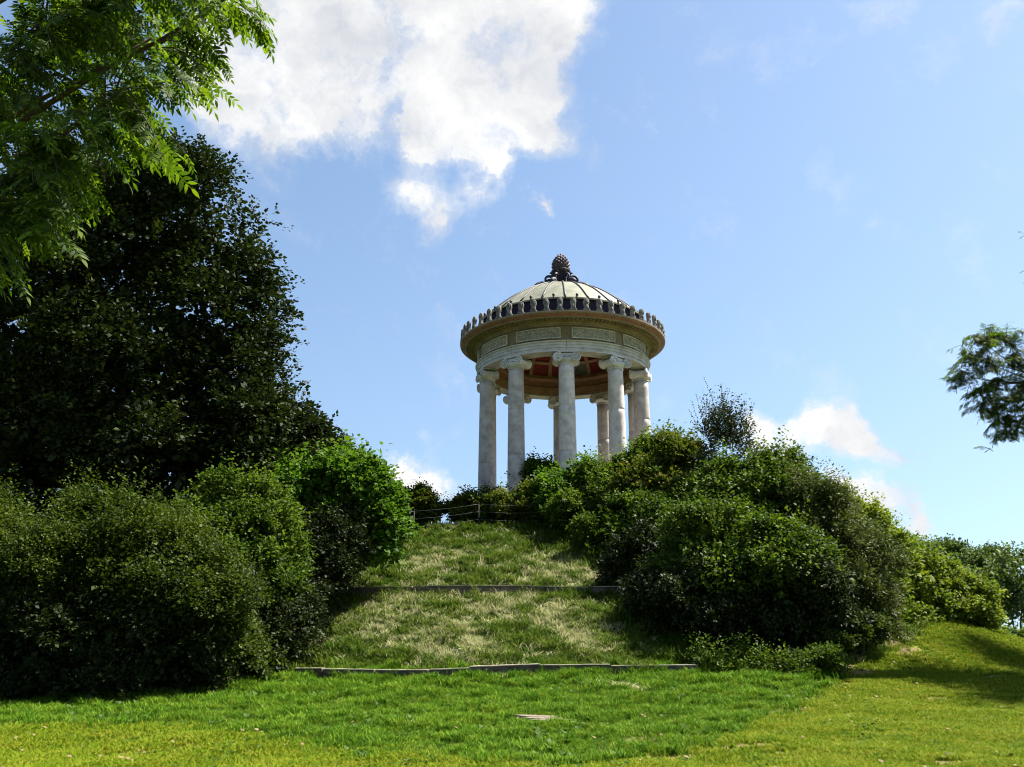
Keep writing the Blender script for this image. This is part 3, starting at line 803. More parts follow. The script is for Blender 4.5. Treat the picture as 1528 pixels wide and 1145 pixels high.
        tip = P + ax * ll[:, None]; V2 = np.stack([P - e - ax * .2, P + e - ax * .2, tip + e * .3, tip - e * .3], 1).reshape(-1, 3)
        F = np.concatenate([F, np.arange(len(V2)).reshape(-1, 4) + len(V)]); V = np.concatenate([V, V2])
    if sprays[0]:
        ns_ = int(sprays[0] * len(lu)); jj = rng.choice(len(ks), ns_, p=sw)
        d = vnorm(dd[jj] + rng.normal(size=(ns_, 3)) * .5 + np.array([0, 0, .3])); P = scn[jj] + d * srr[jj] * .8
        keep = P[:, 2] > H(P[:, 0], P[:, 1]) + .1; P = P[keep]; d = d[keep]; jj = jj[keep]; ns_ = len(P)
        ll = (sprays[1] * L) * rng.uniform(.4, 1.1, ns_); mm_ = 34
        ax = vnorm(d * np.array([1, 1, .6]) + np.array([0, 0, .55]) + rng.normal(size=(ns_, 3)) * .2)
        t = (np.arange(mm_)[None] + rng.random((ns_, mm_)) * .8) / mm_
        B = P[:, None] + ax[:, None] * (t * ll[:, None])[..., None] + np.array([0, 0, -.45]) * (t ** 2 * ll[:, None])[..., None]
        sd = vnorm(np.cross(ax, np.array([0, 0, 1.]))); sg = np.where(np.arange(mm_) % 2 == 0, 1., -1.)
        D = vnorm(ax[:, None] * .6 + sd[:, None] * sg[None, :, None] * .8 + rng.normal(size=(ns_, mm_, 3)) * .3); N = vnorm(rng.normal(size=(ns_, mm_, 3)) * .35 + np.array([0, 0, 1.]))
        B = B + rng.normal(size=B.shape) * .03 * ll[:, None, None]
        V2, F2 = leaf_quads(B.reshape(-1, 3), D.reshape(-1, 3), N.reshape(-1, 3), (leaf * rng.uniform(.7, 1.25, t.shape) * (1.1 - .4 * t)).ravel(), wid)
        F = np.concatenate([F, F2 + len(V)]); V = np.concatenate([V, V2])
    if core > 0:
        V2, F2 = batch(int(n * core), m, leaf * 1.7, (.15, .75), True)
        F = np.concatenate([F, F2 + len(V)]); V = np.concatenate([V, V2])
    return V, F
def px_lumps(spec):
    """(px, py, distance, rx px, ry px, depth factor) -> world ellipsoids"""
    outl = []
    for s in spec:
        px, py, Y, rx, ry = s[:5]; k = s[5] if len(s) > 5 else .9
        c = at(px, py, Y); sc = scale_at(c)
        outl.append((c[0], c[1], c[2], rx * sc, max(rx, ry) * sc * k if rx < 2 * ry else rx * sc * .7, ry * sc))
    return outl
def limb(a, b, r0, r1, seed, n=7, bend=.12):
    rng = random.Random(seed); a = Vector(a); b = Vector(b); ln = (b - a).length; pts = []; rad = []
    off = Vector((rng.uniform(-1, 1), rng.uniform(-1, 1), rng.uniform(0, 1))) * ln * bend
    for k in range(n):
        t = k / (n - 1); pts.append(a.lerp(b, t) + off * math.sin(PI * t) + Vector((rng.uniform(-1, 1), rng.uniform(-1, 1), 0)) * ln * .012); rad.append(r0 + (r1 - r0) * t ** .8)
    return pts, rad
def plant(name, label, cat, spec, base, m, n, leaf, seed, group=None, trunk=None, stems=4, part='foliage', mm=14, **k):
    """a shrub or tree: Empty at its foot, foliage and stems as parts. spec in photo px + distance; base = (px, distance)"""
    lum = px_lumps(spec)
    bx = at(base[0], 900, base[1])[0]; by = base[1]; bz = float(H(bx, by))
    root = tag(empty(name, (bx, by, bz)), label, cat, group)
    V, F = foliage(lum, n, mm, leaf, seed, **k)
    V = V - np.array([bx, by, bz])
    link(part, np_mesh(part, V, F, M[m]), root)
    o = Vector((bx, by, bz))
    order = sorted(lum, key=lambda q: -q[5])
    if trunk:
        r0, htr = trunk
        top = Vector((np.mean([q[0] for q in lum]), by, bz + htr)) - o; top.x *= .5
        pts, rad = limb((0, 0, -.3), top, r0, r0 * .6, seed, 9, .04)
        rad[0] *= 1.35
        MB().tube(pts, rad, 12).build('trunk', M['bark'], root)
        for i, q in enumerate(order[:stems]):
            t = .45 + .5 * i / max(1, stems - 1); a = Vector(pts[0]).lerp(Vector(pts[-1]), t)
            p2, r2 = limb(a, Vector(q[:3]) - o + Vector((0, 0, .25 * q[5])), r0 * .42, r0 * .08, seed + i, 8, .1)
            MB().tube(p2, r2, 7).build('branch', M['bark'], root)
    else:
        for i in range(stems):
            q = order[i % len(order)]; rng = random.Random(seed * 7 + i)
            a = Vector((rng.uniform(-.3, .3), rng.uniform(-.2, .2), -.15)); a.z = float(H(bx + a.x, by + a.y)) - bz - .1
            e = Vector(q[:3]) - o + Vector((rng.uniform(-.4, .4) * q[3], rng.uniform(-.4, .4) * q[4], rng.uniform(.1, .6) * q[5]))
            p2, r2 = limb(a, e, .06, .015, seed + i, 7, .15)
            MB().tube(p2, r2, 6).build('stem', M['bark'], root)
    return root

# ---- left side
plant('beech_tree', 'huge dark broad-leaved tree filling the left side behind the shrubs', 'tree',
      [(110, 330, 35, 150, 100), (230, 330, 35, 110, 85), (310, 395, 35, 85, 80), (330, 480, 35, 95, 80), (160, 470, 35, 170, 110), (30, 430, 35, 120, 130), (60, 600, 35, 170, 130), (210, 610, 35, 170, 120), (325, 590, 35, 85, 90), (375, 545, 35, 32, 42), (90, 740, 34, 190, 110), (280, 720, 34, 150, 90), (-90, 520, 36, 150, 260), (370, 665, 34.5, 70, 62), (100, 830, 34, 140, 60), (20, 700, 34, 100, 80), (60, 650, 35.5, 110, 90), (260, 820, 34, 110, 60), (-60, 800, 34, 120, 90)],
      (150, 35.5), 'beech_shade', 13000, .20, 11, None, (.55, 9.), 10, 'crown', 14, L=1.0, up=.05, gap=.35, gapf=1.1, flat=.45, shell=(.45, 1.06), core=.22, wid=.36, droop=.1, cap=.3,
      holes=[(at(285, 470, 35), .55), (at(210, 345, 35), .42), (at(28, 492, 35), .6), (at(150, 430, 35), .25), (at(310, 470, 35), .3)])
plant('dark_tree', 'smaller dark tree at the right edge of the huge tree, above the bright maple shrub', 'tree',
      [(400, 665, 36, 62, 48), (450, 682, 36, 46, 30), (400, 720, 36, 80, 56), (480, 702, 36, 34, 28), (330, 710, 36, 80, 56)],
      (410, 36.), 'beech_shade', 2300, .2, 12, None, (.22, 3.), 5, 'crown', 14, L=.8, up=.25, gap=.3, flat=.6)
plant('hawthorn_shrub', 'big olive-green thorny shrub spreading over the lower left lawn edge', 'shrub',
      [(150, 812, 23.6, 75, 46), (128, 768, 23.8, 28, 22), (180, 775, 23.8, 24, 18), (228, 812, 23.9, 62, 34), (80, 855, 23.2, 80, 46), (190, 868, 22.9, 86, 40), (275, 868, 23.2, 64, 36), (25, 890, 23.4, 75, 56), (305, 915, 23.0, 58, 36), (200, 905, 22.8, 60, 24), (320, 955, 23.4, 46, 32), (-40, 900, 23.8, 90, 110)],
      (170, 23.3), 'haw', 8600, .085, 13, None, None, 7, 'foliage', 14, L=.5, up=.42, gap=.6, gapf=1.7, spikes=.14, flat=.75, core=.4, sprays=(26, 2.4), shoots=(150, .9), nsub=24)
plant('maple_shrub', 'bright green maple shrub with large leaves left of the mown slope', 'shrub',
      [(495, 748, 33, 60, 46), (548, 775, 33, 38, 48), (445, 772, 33, 60, 44), (562, 805, 32.8, 24, 40), (420, 745, 33.5, 50, 30), (528, 718, 33.2, 30, 24), (470, 725, 33.4, 26, 22), (575, 760, 33, 16, 22)],
      (490, 33.), 'maple', 4200, .165, 14, None, None, 6, 'foliage', 12, L=.5, up=.3, gap=.25, gapf=2., wid=.42, core=.2, spikes=.08, shoots=(50, .7), nsub=22)
plant('hazel_shrub', 'mid-green shrub between the thorny shrub and the maple shrub', 'shrub',
      [(350, 790, 29, 65, 50), (310, 830, 28.5, 60, 50), (380, 850, 28.5, 60, 55), (340, 900, 28, 70, 60), (395, 895, 28, 46, 46)],
      (360, 28.5), 'shrub', 3000, .12, 15, None, None, 5, 'foliage', 13, L=.45, up=.45, gap=.3, gapf=2.4, spikes=.12, shoots=(50, .7))
plant('shade_coloured_shrub', 'low shrub and maple underside at the left end of the two edgings, shade put into near-black leaves', 'shrub',
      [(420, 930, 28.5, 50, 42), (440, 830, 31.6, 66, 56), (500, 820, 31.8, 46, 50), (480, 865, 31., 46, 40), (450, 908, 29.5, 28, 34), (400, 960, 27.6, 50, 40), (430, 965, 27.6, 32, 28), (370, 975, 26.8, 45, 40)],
      (420, 28.3), 'beech_shade', 3600, .11, 16, None, None, 4, 'foliage', 13, L=.4, up=.3, gap=.2, low=-.3)  # low shrub plus the maple's shaded underside, darkened by leaf colour
plant('bramble', 'low bramble with pale leaves at the foot of the left shrubs', 'shrub',
      [(330, 985, 25, 45, 30), (300, 1010, 24.5, 40, 24), (370, 995, 25.3, 32, 22), (265, 1025, 24, 40, 18)],
      (325, 25.), 'haw', 1300, .10, 17, None, None, 4, 'foliage', 12, L=.4, up=.3, gap=.2, low=-.2)
plant('yellow_shrub', 'yellow-green shrub at the far left edge beside the thorny shrub', 'shrub',
      [(5, 860, 25.5, 45, 55), (20, 830, 25.8, 32, 26)], (2, 25.6), 'bright', 700, .11, 18, None, None, 3, 'foliage', 12, L=.45, up=.4, gap=.2)
plant('shade_coloured_undergrowth', 'undergrowth behind and shaded belly below the big thorny shrub, shade put into near-black leaves', 'shrub',
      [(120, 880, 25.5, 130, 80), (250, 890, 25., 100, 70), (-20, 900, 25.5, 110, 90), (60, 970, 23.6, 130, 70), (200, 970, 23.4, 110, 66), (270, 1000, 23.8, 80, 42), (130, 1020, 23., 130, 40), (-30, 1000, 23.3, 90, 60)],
      (120, 24.5), 'beech_shade', 4600, .11, 48, None, None, 5, 'foliage', 12, L=.45, core=.5, gap=.3)  # lower lumps are the thorny shrub's shaded belly, painted by dark leaves
plant('round_bush', 'small round bush on the skyline left of the handrail', 'bush',
      [(622, 756, 43, 27, 18), (605, 764, 43, 20, 16), (640, 766, 43, 20, 14), (622, 780, 43, 30, 12)], (622, 43.), 'rusty', 700, .13, 19, 'clipped bushes round the temple foot', None, 3, 'foliage', 12, L=.3, up=.5, low=-.2, spikes=.1)
# ---- hedge on the mound top
plant('clipped_bush', 'rust-tinged bush in front of the leftmost column foot', 'bush',
      [(712, 762, 43, 25, 16), (700, 754, 43, 11, 10), (725, 758, 43, 13, 13), (690, 768, 43, 22, 12), (715, 778, 43, 28, 12)], (712, 43.), 'rusty', 650, .13, 20, 'clipped bushes round the temple foot', None, 3, 'foliage', 12, L=.3, up=.5, low=-.2, spikes=.15)
plant('clipped_bush', 'yellow-green hedge bush below the second column from the left', 'bush',
      [(770, 764, 42.5, 38, 20), (745, 762, 42.5, 18, 18), (800, 758, 42.5, 28, 24), (765, 776, 42.5, 38, 14), (805, 778, 42.5, 30, 14)], (772, 42.5), 'rusty', 1300, .14, 21, 'clipped bushes round the temple foot', None, 3, 'foliage', 12, L=.32, up=.5, low=-.2, spikes=.1)
plant('clipped_bush', 'small dark bush seen between the second and front columns', 'bush',
      [(800, 722, 46.5, 26, 24), (812, 732, 46.5, 22, 24)], (804, 46.2), 'shrub', 800, .15, 22, 'clipped bushes round the temple foot', None, 3, 'foliage', 12, L=.35, up=.5, low=-.2, spikes=.2)
plant('hedge_bush', 'bright green bush below the front column', 'bush',
      [(845, 760, 42, 42, 36), (825, 755, 42, 26, 26), (880, 748, 42, 34, 34), (874, 716, 42, 11, 18), (850, 785, 41.5, 40, 20)], (850, 42.), 'maple', 1900, .17, 23, 'bushes right of the slope top', None, 4, 'foliage', 12, L=.4, up=.45, low=-.3, spikes=.2)
plant('hedge_bush', 'tall green bush hiding the feet of the right columns', 'bush',
      [(925, 745, 41, 46, 42), (962, 718, 41, 38, 36), (900, 780, 40, 55, 40), (988, 700, 41, 32, 30), (1005, 678, 41.3, 20, 18)], (940, 41.), 'shrub', 3200, .16, 24, 'bushes right of the slope top', None, 5, 'foliage', 12, L=.45, up=.45, low=-.4, spikes=.14)
plant('hedge_bush', 'rust-flecked bush left of the spiky sapling', 'bush',
      [(1000, 720, 39, 48, 42), (1010, 690, 39, 30, 28), (985, 760, 38.5, 50, 45)], (1000, 39.), 'rusty', 2200, .16, 25, 'bushes right of the slope top', None, 4, 'foliage', 12, L=.42, up=.45, low=-.4, spikes=.1)
plant('sapling', 'dark sapling with spiky upright shoots on top of the right thicket', 'sapling',
      [(1080, 690, 37, 34, 40), (1062, 660, 37, 20, 24), (1100, 668, 37, 20, 26), (1080, 735, 37, 42, 40), (1078, 640, 37, 14, 20)],
      (1080, 37.), 'sapling', 560, .13, 26, None, (.10, 3.2), 4, 'foliage', 11, L=.55, up=.8, gap=.6, gapf=2.5, spikes=.7, core=.0, sprays=(4, 1.5), shoots=(80, 1.9), cap=.2)
# ---- right thicket
plant('thicket_shrub', 'shaded broad shrub right beside the upper edging end', 'shrub',
      [(940, 800, 37, 60, 40), (1000, 810, 36.5, 70, 55), (1010, 870, 34.5, 70, 55), (960, 850, 35.5, 45, 38)], (985, 36.), 'shrub', 2600, .15, 27, 'shrubs of the right thicket', None, 5, 'foliage', 13, L=.5, up=.35, gap=.2)
plant('thicket_shrub', 'tall leafy shrub below the spiky sapling in the right thicket', 'shrub',
      [(1110, 755, 34, 60, 46), (1155, 735, 34, 44, 38), (1150, 780, 33.5, 70, 55), (1070, 800, 33.5, 60, 48)], (1115, 34.), 'shrub', 3600, .14, 28, 'shrubs of the right thicket', None, 5, 'foliage', 13, L=.5, up=.4, gap=.3, spikes=.12, shoots=(60, 1.0))
plant('thicket_shrub', 'green-topped shrub standing out at the front of the right thicket', 'shrub',
      [(1070, 830, 30.5, 70, 50), (1120, 860, 29.6, 95, 55), (1175, 850, 29.8, 66, 46), (1040, 862, 30.6, 48, 38)], (1110, 30.), 'shrub', 3600, .13, 29, 'shrubs of the right thicket', None, 7, 'foliage', 13, L=.5, up=.4, gap=.6, gapf=1.6, spikes=.06, sprays=(24, 2.), shoots=(120, .8), nsub=20)
plant('thicket_shrub', 'shaded lower part along the foot of the right thicket, shade put into near-black leaves', 'shrub',
      [(1060, 915, 29.6, 80, 62), (1160, 915, 29.5, 90, 62), (1110, 970, 29., 110, 46), (1012, 890, 30.8, 48, 56), (1005, 950, 30., 48, 46), (1220, 950, 29., 55, 40), (950, 845, 33.5, 36, 40)], (1110, 29.8), 'beech_shade', 5200, .12, 50, 'shrubs of the right thicket', None, 6, 'foliage', 13, L=.5, up=.4, gap=.3, gapf=1.8, core=.3)  # shaded belly of the front thicket, split off and given dark leaves
plant('thicket_shrub', 'grey-green willowy shrub at the right shoulder of the thicket', 'shrub',
      [(1215, 800, 32, 50, 52), (1250, 855, 31.5, 60, 55), (1240, 910, 31, 70, 52), (1285, 880, 32, 48, 52), (1195, 760, 32.5, 34, 36), (1295, 925, 31.5, 40, 36)], (1240, 32.), 'olive', 4600, .12, 30, 'shrubs of the right thicket', None, 6, 'foliage', 13, L=.5, up=.55, gap=.35, gapf=2.4, spikes=.25, wid=.22, shoots=(70, 1.0))
plant('slope_shrub', 'bright yellow-green shrub on the right skyline of the mound', 'shrub',
      [(1260, 795, 35, 42, 38), (1300, 825, 35, 46, 44), (1345, 865, 35, 50, 48), (1320, 905, 34, 45, 35), (1240, 770, 35.5, 30, 26)], (1310, 36.), 'bright', 2900, .13, 31, 'yellow-green shrubs down the right flank', None, 5, 'foliage', 12, L=.42, up=.5, gap=.2, spikes=.14, shoots=(60, .6))
plant('slope_shrub', 'lower yellow-green shrub down the right flank above the lawn crest', 'shrub',
      [(1390, 890, 36.5, 50, 38), (1430, 915, 36.5, 48, 32), (1375, 920, 35.5, 45, 24), (1460, 935, 36.5, 30, 20)], (1400, 36.3), 'bright', 2200, .13, 32, 'yellow-green shrubs down the right flank', None, 5, 'foliage', 12, L=.4, up=.45, gap=.2, spikes=.1, low=-.3)
plant('small_bush', 'little dark bush on the lawn edge at the front of the thicket', 'bush',
      [(1225, 1000, 26.5, 24, 22), (1205, 1005, 26.5, 26, 18), (1180, 1012, 26.5, 28, 16)], (1212, 26.5), 'shrub', 800, .085, 33, None, None, 3, 'foliage', 12, L=.3, up=.5, low=-.1)
plant('small_bush', 'pale sunlit weedy bush between the thicket and the lawn', 'bush',
      [(1262, 955, 28.5, 26, 18), (1290, 950, 29, 26, 18), (1235, 968, 28, 22, 14)], (1265, 28.5), 'haw', 750, .09, 34, None, None, 3, 'foliage', 12, L=.3, up=.5, low=-.1)
plant('nettle_patch', 'shaded nettles along the foot of the right thicket', 'nettles',
      [(1090, 1015, 27, 60, 22), (1150, 1020, 26.6, 45, 18), (1030, 1010, 27.4, 40, 18)], (1095, 27.), 'shrub', 1200, .09, 35, None, None, 4, 'foliage', 12, L=.35, up=.8, low=-.05, spikes=.3)
# ---- far trees on the right
for (spec, base, sd, lab) in (
    ([(1385, 845, 72, 36, 26), (1420, 862, 72, 34, 34), (1355, 858, 72, 30, 30), (1395, 890, 72, 55, 40)], (1392, 72.), 41, 'far round-crowned tree just behind the yellow-green flank shrubs'),
    ([(1450, 862, 70, 30, 26), (1440, 890, 70, 42, 34), (1480, 885, 70, 36, 30), (1482, 850, 70, 18, 16)], (1455, 70.), 42, 'far dark tree in the middle of the row at the right edge'),
    ([(1508, 850, 66, 20, 16), (1530, 875, 66, 36, 32), (1505, 885, 66, 30, 26), (1550, 900, 66, 36, 34)], (1508, 66.), 43, 'far tree with bare lower trunk at the right edge of the view')):
    plant('far_tree', lab, 'tree', spec, base, 'far', 2300, .27, sd, 'far trees beyond the right flank', (.28, 5.), 5, 'crown', 12, L=1.0, up=.3, gap=.85, gapf=.8, core=.0, nsub=18, sprays=(8, 1.4))
plant('far_hedge', 'low dark bushes under the far trees at the right edge', 'bush',
      [(1470, 956, 60, 36, 9), (1435, 952, 60, 36, 12), (1545, 958, 60, 36, 8)], (1490, 60.), 'far', 500, .3, 44, None, None, 3, 'foliage', 12, L=.6, low=-.2)

# ---- ash trees: pinnate leaves
def pinnate(npair, ln, lw, seed):
    """one compound leaf along +Y, hanging a little; returns V, F"""
    rng = np.random.default_rng(seed); B = []; D = []; N = []; S = []
    rach = .36 * ln
    for k in range(npair):
        t = .22 + .72 * k / npair; y = t * ln
        for sg in (-1, 1):
            B.append((0, y, -.10 * ln * t * t)); d = np.array([sg * .80, .62, -.22 + rng.uniform(-.15, .15)]); D.append(d / np.linalg.norm(d))
            nn = np.array([rng.uniform(-.35, .35), rng.uniform(-.2, .2), 1.]); N.append(nn / np.linalg.norm(nn)); S.append(lw * rng.uniform(.85, 1.15) * (1 - .25 * abs(t - .55)))
    B.append((0, ln * .95, -.10 * ln)); D.append(np.array([.05, .97, -.25])); N.append(np.array([0, .2, 1.])); S.append(lw)
    B = np.array(B); D = vnorm(np.array(D)); N = vnorm(np.array(N)); S = np.array(S)[:, None]
    W = vnorm(np.cross(D, N)); N2 = np.cross(W, D)
    cols = [B, B + D * S * .3 + W * S * .165 + N2 * S * .03, B + D * S * .62 + W * S * .145 + N2 * S * .02, B + D * S - N2 * S * .06, B + D * S * .62 - W * S * .145 + N2 * S * .02, B + D * S * .3 - W * S * .165 + N2 * S * .03]
    V = np.stack(cols, 1).reshape(-1, 3); n = len(B)
    b = np.arange(n)[:, None] * 6
    F = np.concatenate([b + np.array([[0, 1, 5, 5]]), b + np.array([[1, 2, 4, 5]]), b + np.array([[2, 3, 4, 4]])])
    # rachis as a thin strip
    r0 = len(V); w = .004
    V = np.concatenate([V, [(-w, 0, 0), (w, 0, 0), (w, ln * .5, -.03 * ln), (-w, ln * .5, -.03 * ln), (w * .5, ln * .96, -.10 * ln), (-w * .5, ln * .96, -.10 * ln)]])
    F = np.concatenate([F, [(r0, r0 + 1, r0 + 2, r0 + 3), (r0 + 3, r0 + 2, r0 + 4, r0 + 5)]])
    return V, F
def quads_to_mesh(name, V, F, m):
    tri = F[:, 2] == F[:, 3]
    me = bpy.data.meshes.new(name)
    faces = [tuple(f[:3]) if t else tuple(f) for f, t in zip(F.tolist(), tri)]
    me.from_pydata([tuple(p) for p in V.tolist()], [], faces); me.materials.append(m); return me
def frame(d, upv):
    y = vnorm(d); x = vnorm(np.cross(y, upv)); z = np.cross(x, y); return np.stack([x, y, z], -1)
PIN = [pinnate(5, .33, .105, 70 + i) for i in range(6)]
def ash_tree(name, label, trunk_base, trunk_top, limbs, twigs, seed, n_leaf_parts, group=None, lscale=1.0, leaves_per=10):
    root = tag(empty(name, tuple(trunk_base)), label, 'tree', group)
    o = np.array(trunk_base, float); rng = np.random.default_rng(seed)
    pts, rad = limb(Vector((0, 0, -.3)), Vector(np.array(trunk_top) - o), .26, .13, seed, 9, .03); rad[0] *= 1.4
    MB().tube(pts, rad, 12).build('trunk', M['bark'], root)
    for i, (a, b, r0) in enumerate(limbs):
        p2, r2 = limb(Vector(np.array(a) - o), Vector(np.array(b) - o), r0, r0 * .22, seed + i, 9, .07)
        MB().tube(p2, r2, 7).build('branch', M['bark'], root)
    tw = MB(); places = []
    for (a, b) in twigs:
        a = np.array(a) - o; b = np.array(b) - o; ln = np.linalg.norm(b - a)
        sag = np.array([0, 0, -.10 * ln]); mid = (a + b) / 2 - sag
        P = [a, (a + mid) / 2 - sag * .35, mid, (mid + b) / 2 - sag * .3, b]
        tw.tube([tuple(p) for p in P], [.012, .010, .008, .006, .004], 4, False)
        for k in range(leaves_per):
            t = .12 + .88 * (k + rng.random() * .6) / leaves_per; q = t * 4; i0 = min(3, int(q)); p = P[i0] + (P[i0 + 1] - P[i0]) * (q - i0)
            ax = vnorm(P[i0 + 1] - P[i0]); side = vnorm(np.cross(ax, np.array([0, 0, 1.]))) * (1 if k % 2 else -1)
            d = vnorm(ax * .55 + side * rng.uniform(.35, .9) + np.array([0, 0, -.35]) + rng.normal(size=3) * .18)
            Rm = frame(d, np.array([0, 0, 1.]) + rng.normal(size=3) * .25)
            places.append((p, Rm, lscale * rng.uniform(.75, 1.2), int(rng.integers(len(PIN)))))
    tw.build('twigs', M['bark'], root); root_tw = bpy.data.objects[root.children[-1].name]; root_tw['kind'] = 'stuff'
    pos = np.array([p[0] for p in places]) + o
    u, v, dep = project(pos); inside = (u > -20) & (u < 1548) & (v > -20) & (v < 1165) & (dep > 0)
    score = np.where(inside, 1 / dep, 0); order = np.argsort(-score)[:n_leaf_parts]; order = [i for i in order if score[i] > 0]; single = set(order)
    mes = [quads_to_mesh('leaf', Vp, Fp, M['ash']) for Vp, Fp in PIN]
    Vs = []; Fs = []; nb = 0
    for i, (p, Rm, s, k) in enumerate(places):
        if i in single:
            ob = link('leaf', mes[k], root)
            mt = np.eye(4); mt[:3, :3] = Rm * s; mt[:3, 3] = p; ob.matrix_local = Matrix(mt.tolist())
        else:
            Vp, Fp = PIN[k]; Vs.append((Vp * s) @ Rm.T + p); Fs.append(Fp + nb); nb += len(Vp)
    if Vs: tag(link('foliage', quads_to_mesh('foliage', np.concatenate(Vs), np.concatenate(Fs), M['ash']), root), kind='stuff')
    return root
rng = np.random.default_rng(77)
# overhanging ash, its trunk just outside the left edge of the view
tb = np.array([-9.2, 9.5, float(H(-9.2, 9.5))]); tt = np.array([-8.4, 9.3, 7.5])
cover = [(60, 30, 60), (150, 30, 60), (240, 40, 60), (320, 40, 50), (370, 25, 42), (300, 95, 42), (200, 100, 60), (90, 110, 70), (20, 140, 60), (130, 160, 60), (215, 165, 50), (270, 120, 30), (250, 225, 34), (190, 220, 45), (110, 220, 55), (40, 230, 60), (-10, 300, 60), (60, 300, 50), (130, 280, 40), (30, 345, 42), (80, 330, 36), (15, 395, 24), (-30, 470, 20), (300, -30, 60), (150, -40, 90)]
tips = []
for (px, py, r_) in cover:
    for k in range(max(3, int(r_ / 6.5))):
        a = rng.uniform(0, 6.28); q = r_ * math.sqrt(rng.random()) * .85; Y = rng.uniform(7.2, 10.5)
        tips.append(at(px + q * math.cos(a), py + q * math.sin(a), Y))
limbs_end = [at(330, -10, 8.6), at(230, 60, 9.), at(180, 140, 8.2), at(110, 250, 9.2), at(30, 330, 8.6), at(60, 60, 9.8), at(300, -120, 8.), at(-40, 330, 9.)]
lims = [(tb + (tt - tb) * (.55 + .05 * i), e, .075) for i, e in enumerate(limbs_end)]
tw = []
for t_ in tips:
    # each twig starts from the nearest point up-left on a limb
    best = None
    cand = np.concatenate([np.array(a)[None] + (np.array(b) - np.array(a))[None] * np.linspace(.3, 1, 12)[:, None] for a, b, _ in lims])
    d = np.linalg.norm(cand - (t_ + np.array([-.9, .0, .55])), axis=1); s0 = cand[int(np.argmin(d))]
    v = t_ - s0; ln = np.linalg.norm(v); st = s0 if ln < 1.9 else t_ - v / ln * 1.9
    tw.append((st + rng.normal(size=3) * .05, t_))
ash_tree('ash_tree', 'overhanging ash tree whose feathery leaves fill the upper left corner', tb, tt, lims, tw, 81, 300, None, 1.0, 13)
# ash on the right, trunk outside the view; its shade lies on the lawn
tb2 = np.array([21.0, 29.5, float(H(21.0, 29.5))]); tt2 = np.array([20.6, 29.3, 9.])
lims2 = []; tw2 = []
clump = [(1432, 562), (1448, 530), (1462, 505), (1482, 500), (1500, 508), (1470, 545), (1508, 535), (1482, 575), (1462, 585), (1505, 600), (1490, 622), (1520, 575), (1522, 630), (1478, 605), (1500, 645), (1540, 550), (1545, 600)]
ends = [at(px, py, 28.3 + .5 * math.sin(px * .7)) for px, py in clump]
ncl = len(ends)
ends += [at(1622, 390, 29), at(1670, 330, 29.5), at(1700, 420, 28), at(1720, 520, 31), at(1660, 560, 28), at(1640, 600, 32), at(1780, 480, 29), at(1760, 600, 33), at(1680, 640, 26), at(1650, 460, 34), at(1720, 600, 25.5), at(1690, 500, 26.5), at(1725, 520, 24), at(1700, 430, 24.5), at(1760, 560, 23.5), at(1790, 450, 24)]
bough = at(1560, 575, 28.6); lims2.append((tb2 + (tt2 - tb2) * .72, bough, .10))
for i, e in enumerate(ends): lims2.append((bough, e, .035) if i < ncl else (tb2 + (tt2 - tb2) * (.6 + .4 * (i % 5) / 5), e, .07))
for i, e in enumerate(ends):
    n_ = 22 if i < ncl else 170; sp = np.array([.55, .6, .42]) if i < ncl else np.array([1.6, 2.4, 1.2])
    for k in range(n_):
        t_ = e + rng.normal(size=3) * sp * .55; s0 = e + (t_ - e) * .2 + rng.normal(size=3) * (.22 if i < ncl else .1) - vnorm(e - tt2) * (.15 if i < ncl else .3)
        tw2.append((s0, t_))
ash_tree('ash_tree', 'ash tree at the right edge with one leafy branch reaching into the sky', tb2, tt2, lims2, tw2, 82, 120, None, .72, 9)

# ------------------------------------------------------------------ grass
def tuft(name, nb, h, w, lean, seed, m):
    rng = np.random.default_rng(seed); V = []; F = []
    for k in range(nb):
        a = rng.uniform(0, 6.28); r = rng.uniform(0, .07) * (h / .06) ** .5; b = np.array([r * math.cos(a), r * math.sin(a), -.01])
        a2 = rng.uniform(0, 6.28); dr = np.array([math.cos(a2), math.sin(a2), 0]); sd = np.array([-dr[1], dr[0], 0]); hh = h * rng.uniform(.55, 1.2); le = lean * rng.uniform(.3, 1.3) * hh
        n = len(V); m1 = b + dr * le * .35 + np.array([0, 0, hh * .6]); tp = b + dr * le + np.array([0, 0, hh * .92])
        V += [b - sd * w, b + sd * w, m1 + sd * w * .8, m1 - sd * w * .8, tp]; F += [(n, n + 1, n + 2, n + 3), (n + 3, n + 2, n + 4)]
    me = bpy.data.meshes.new(name); me.from_pydata([tuple(map(float, v)) for v in V], [], F); me.materials.append(m); return me
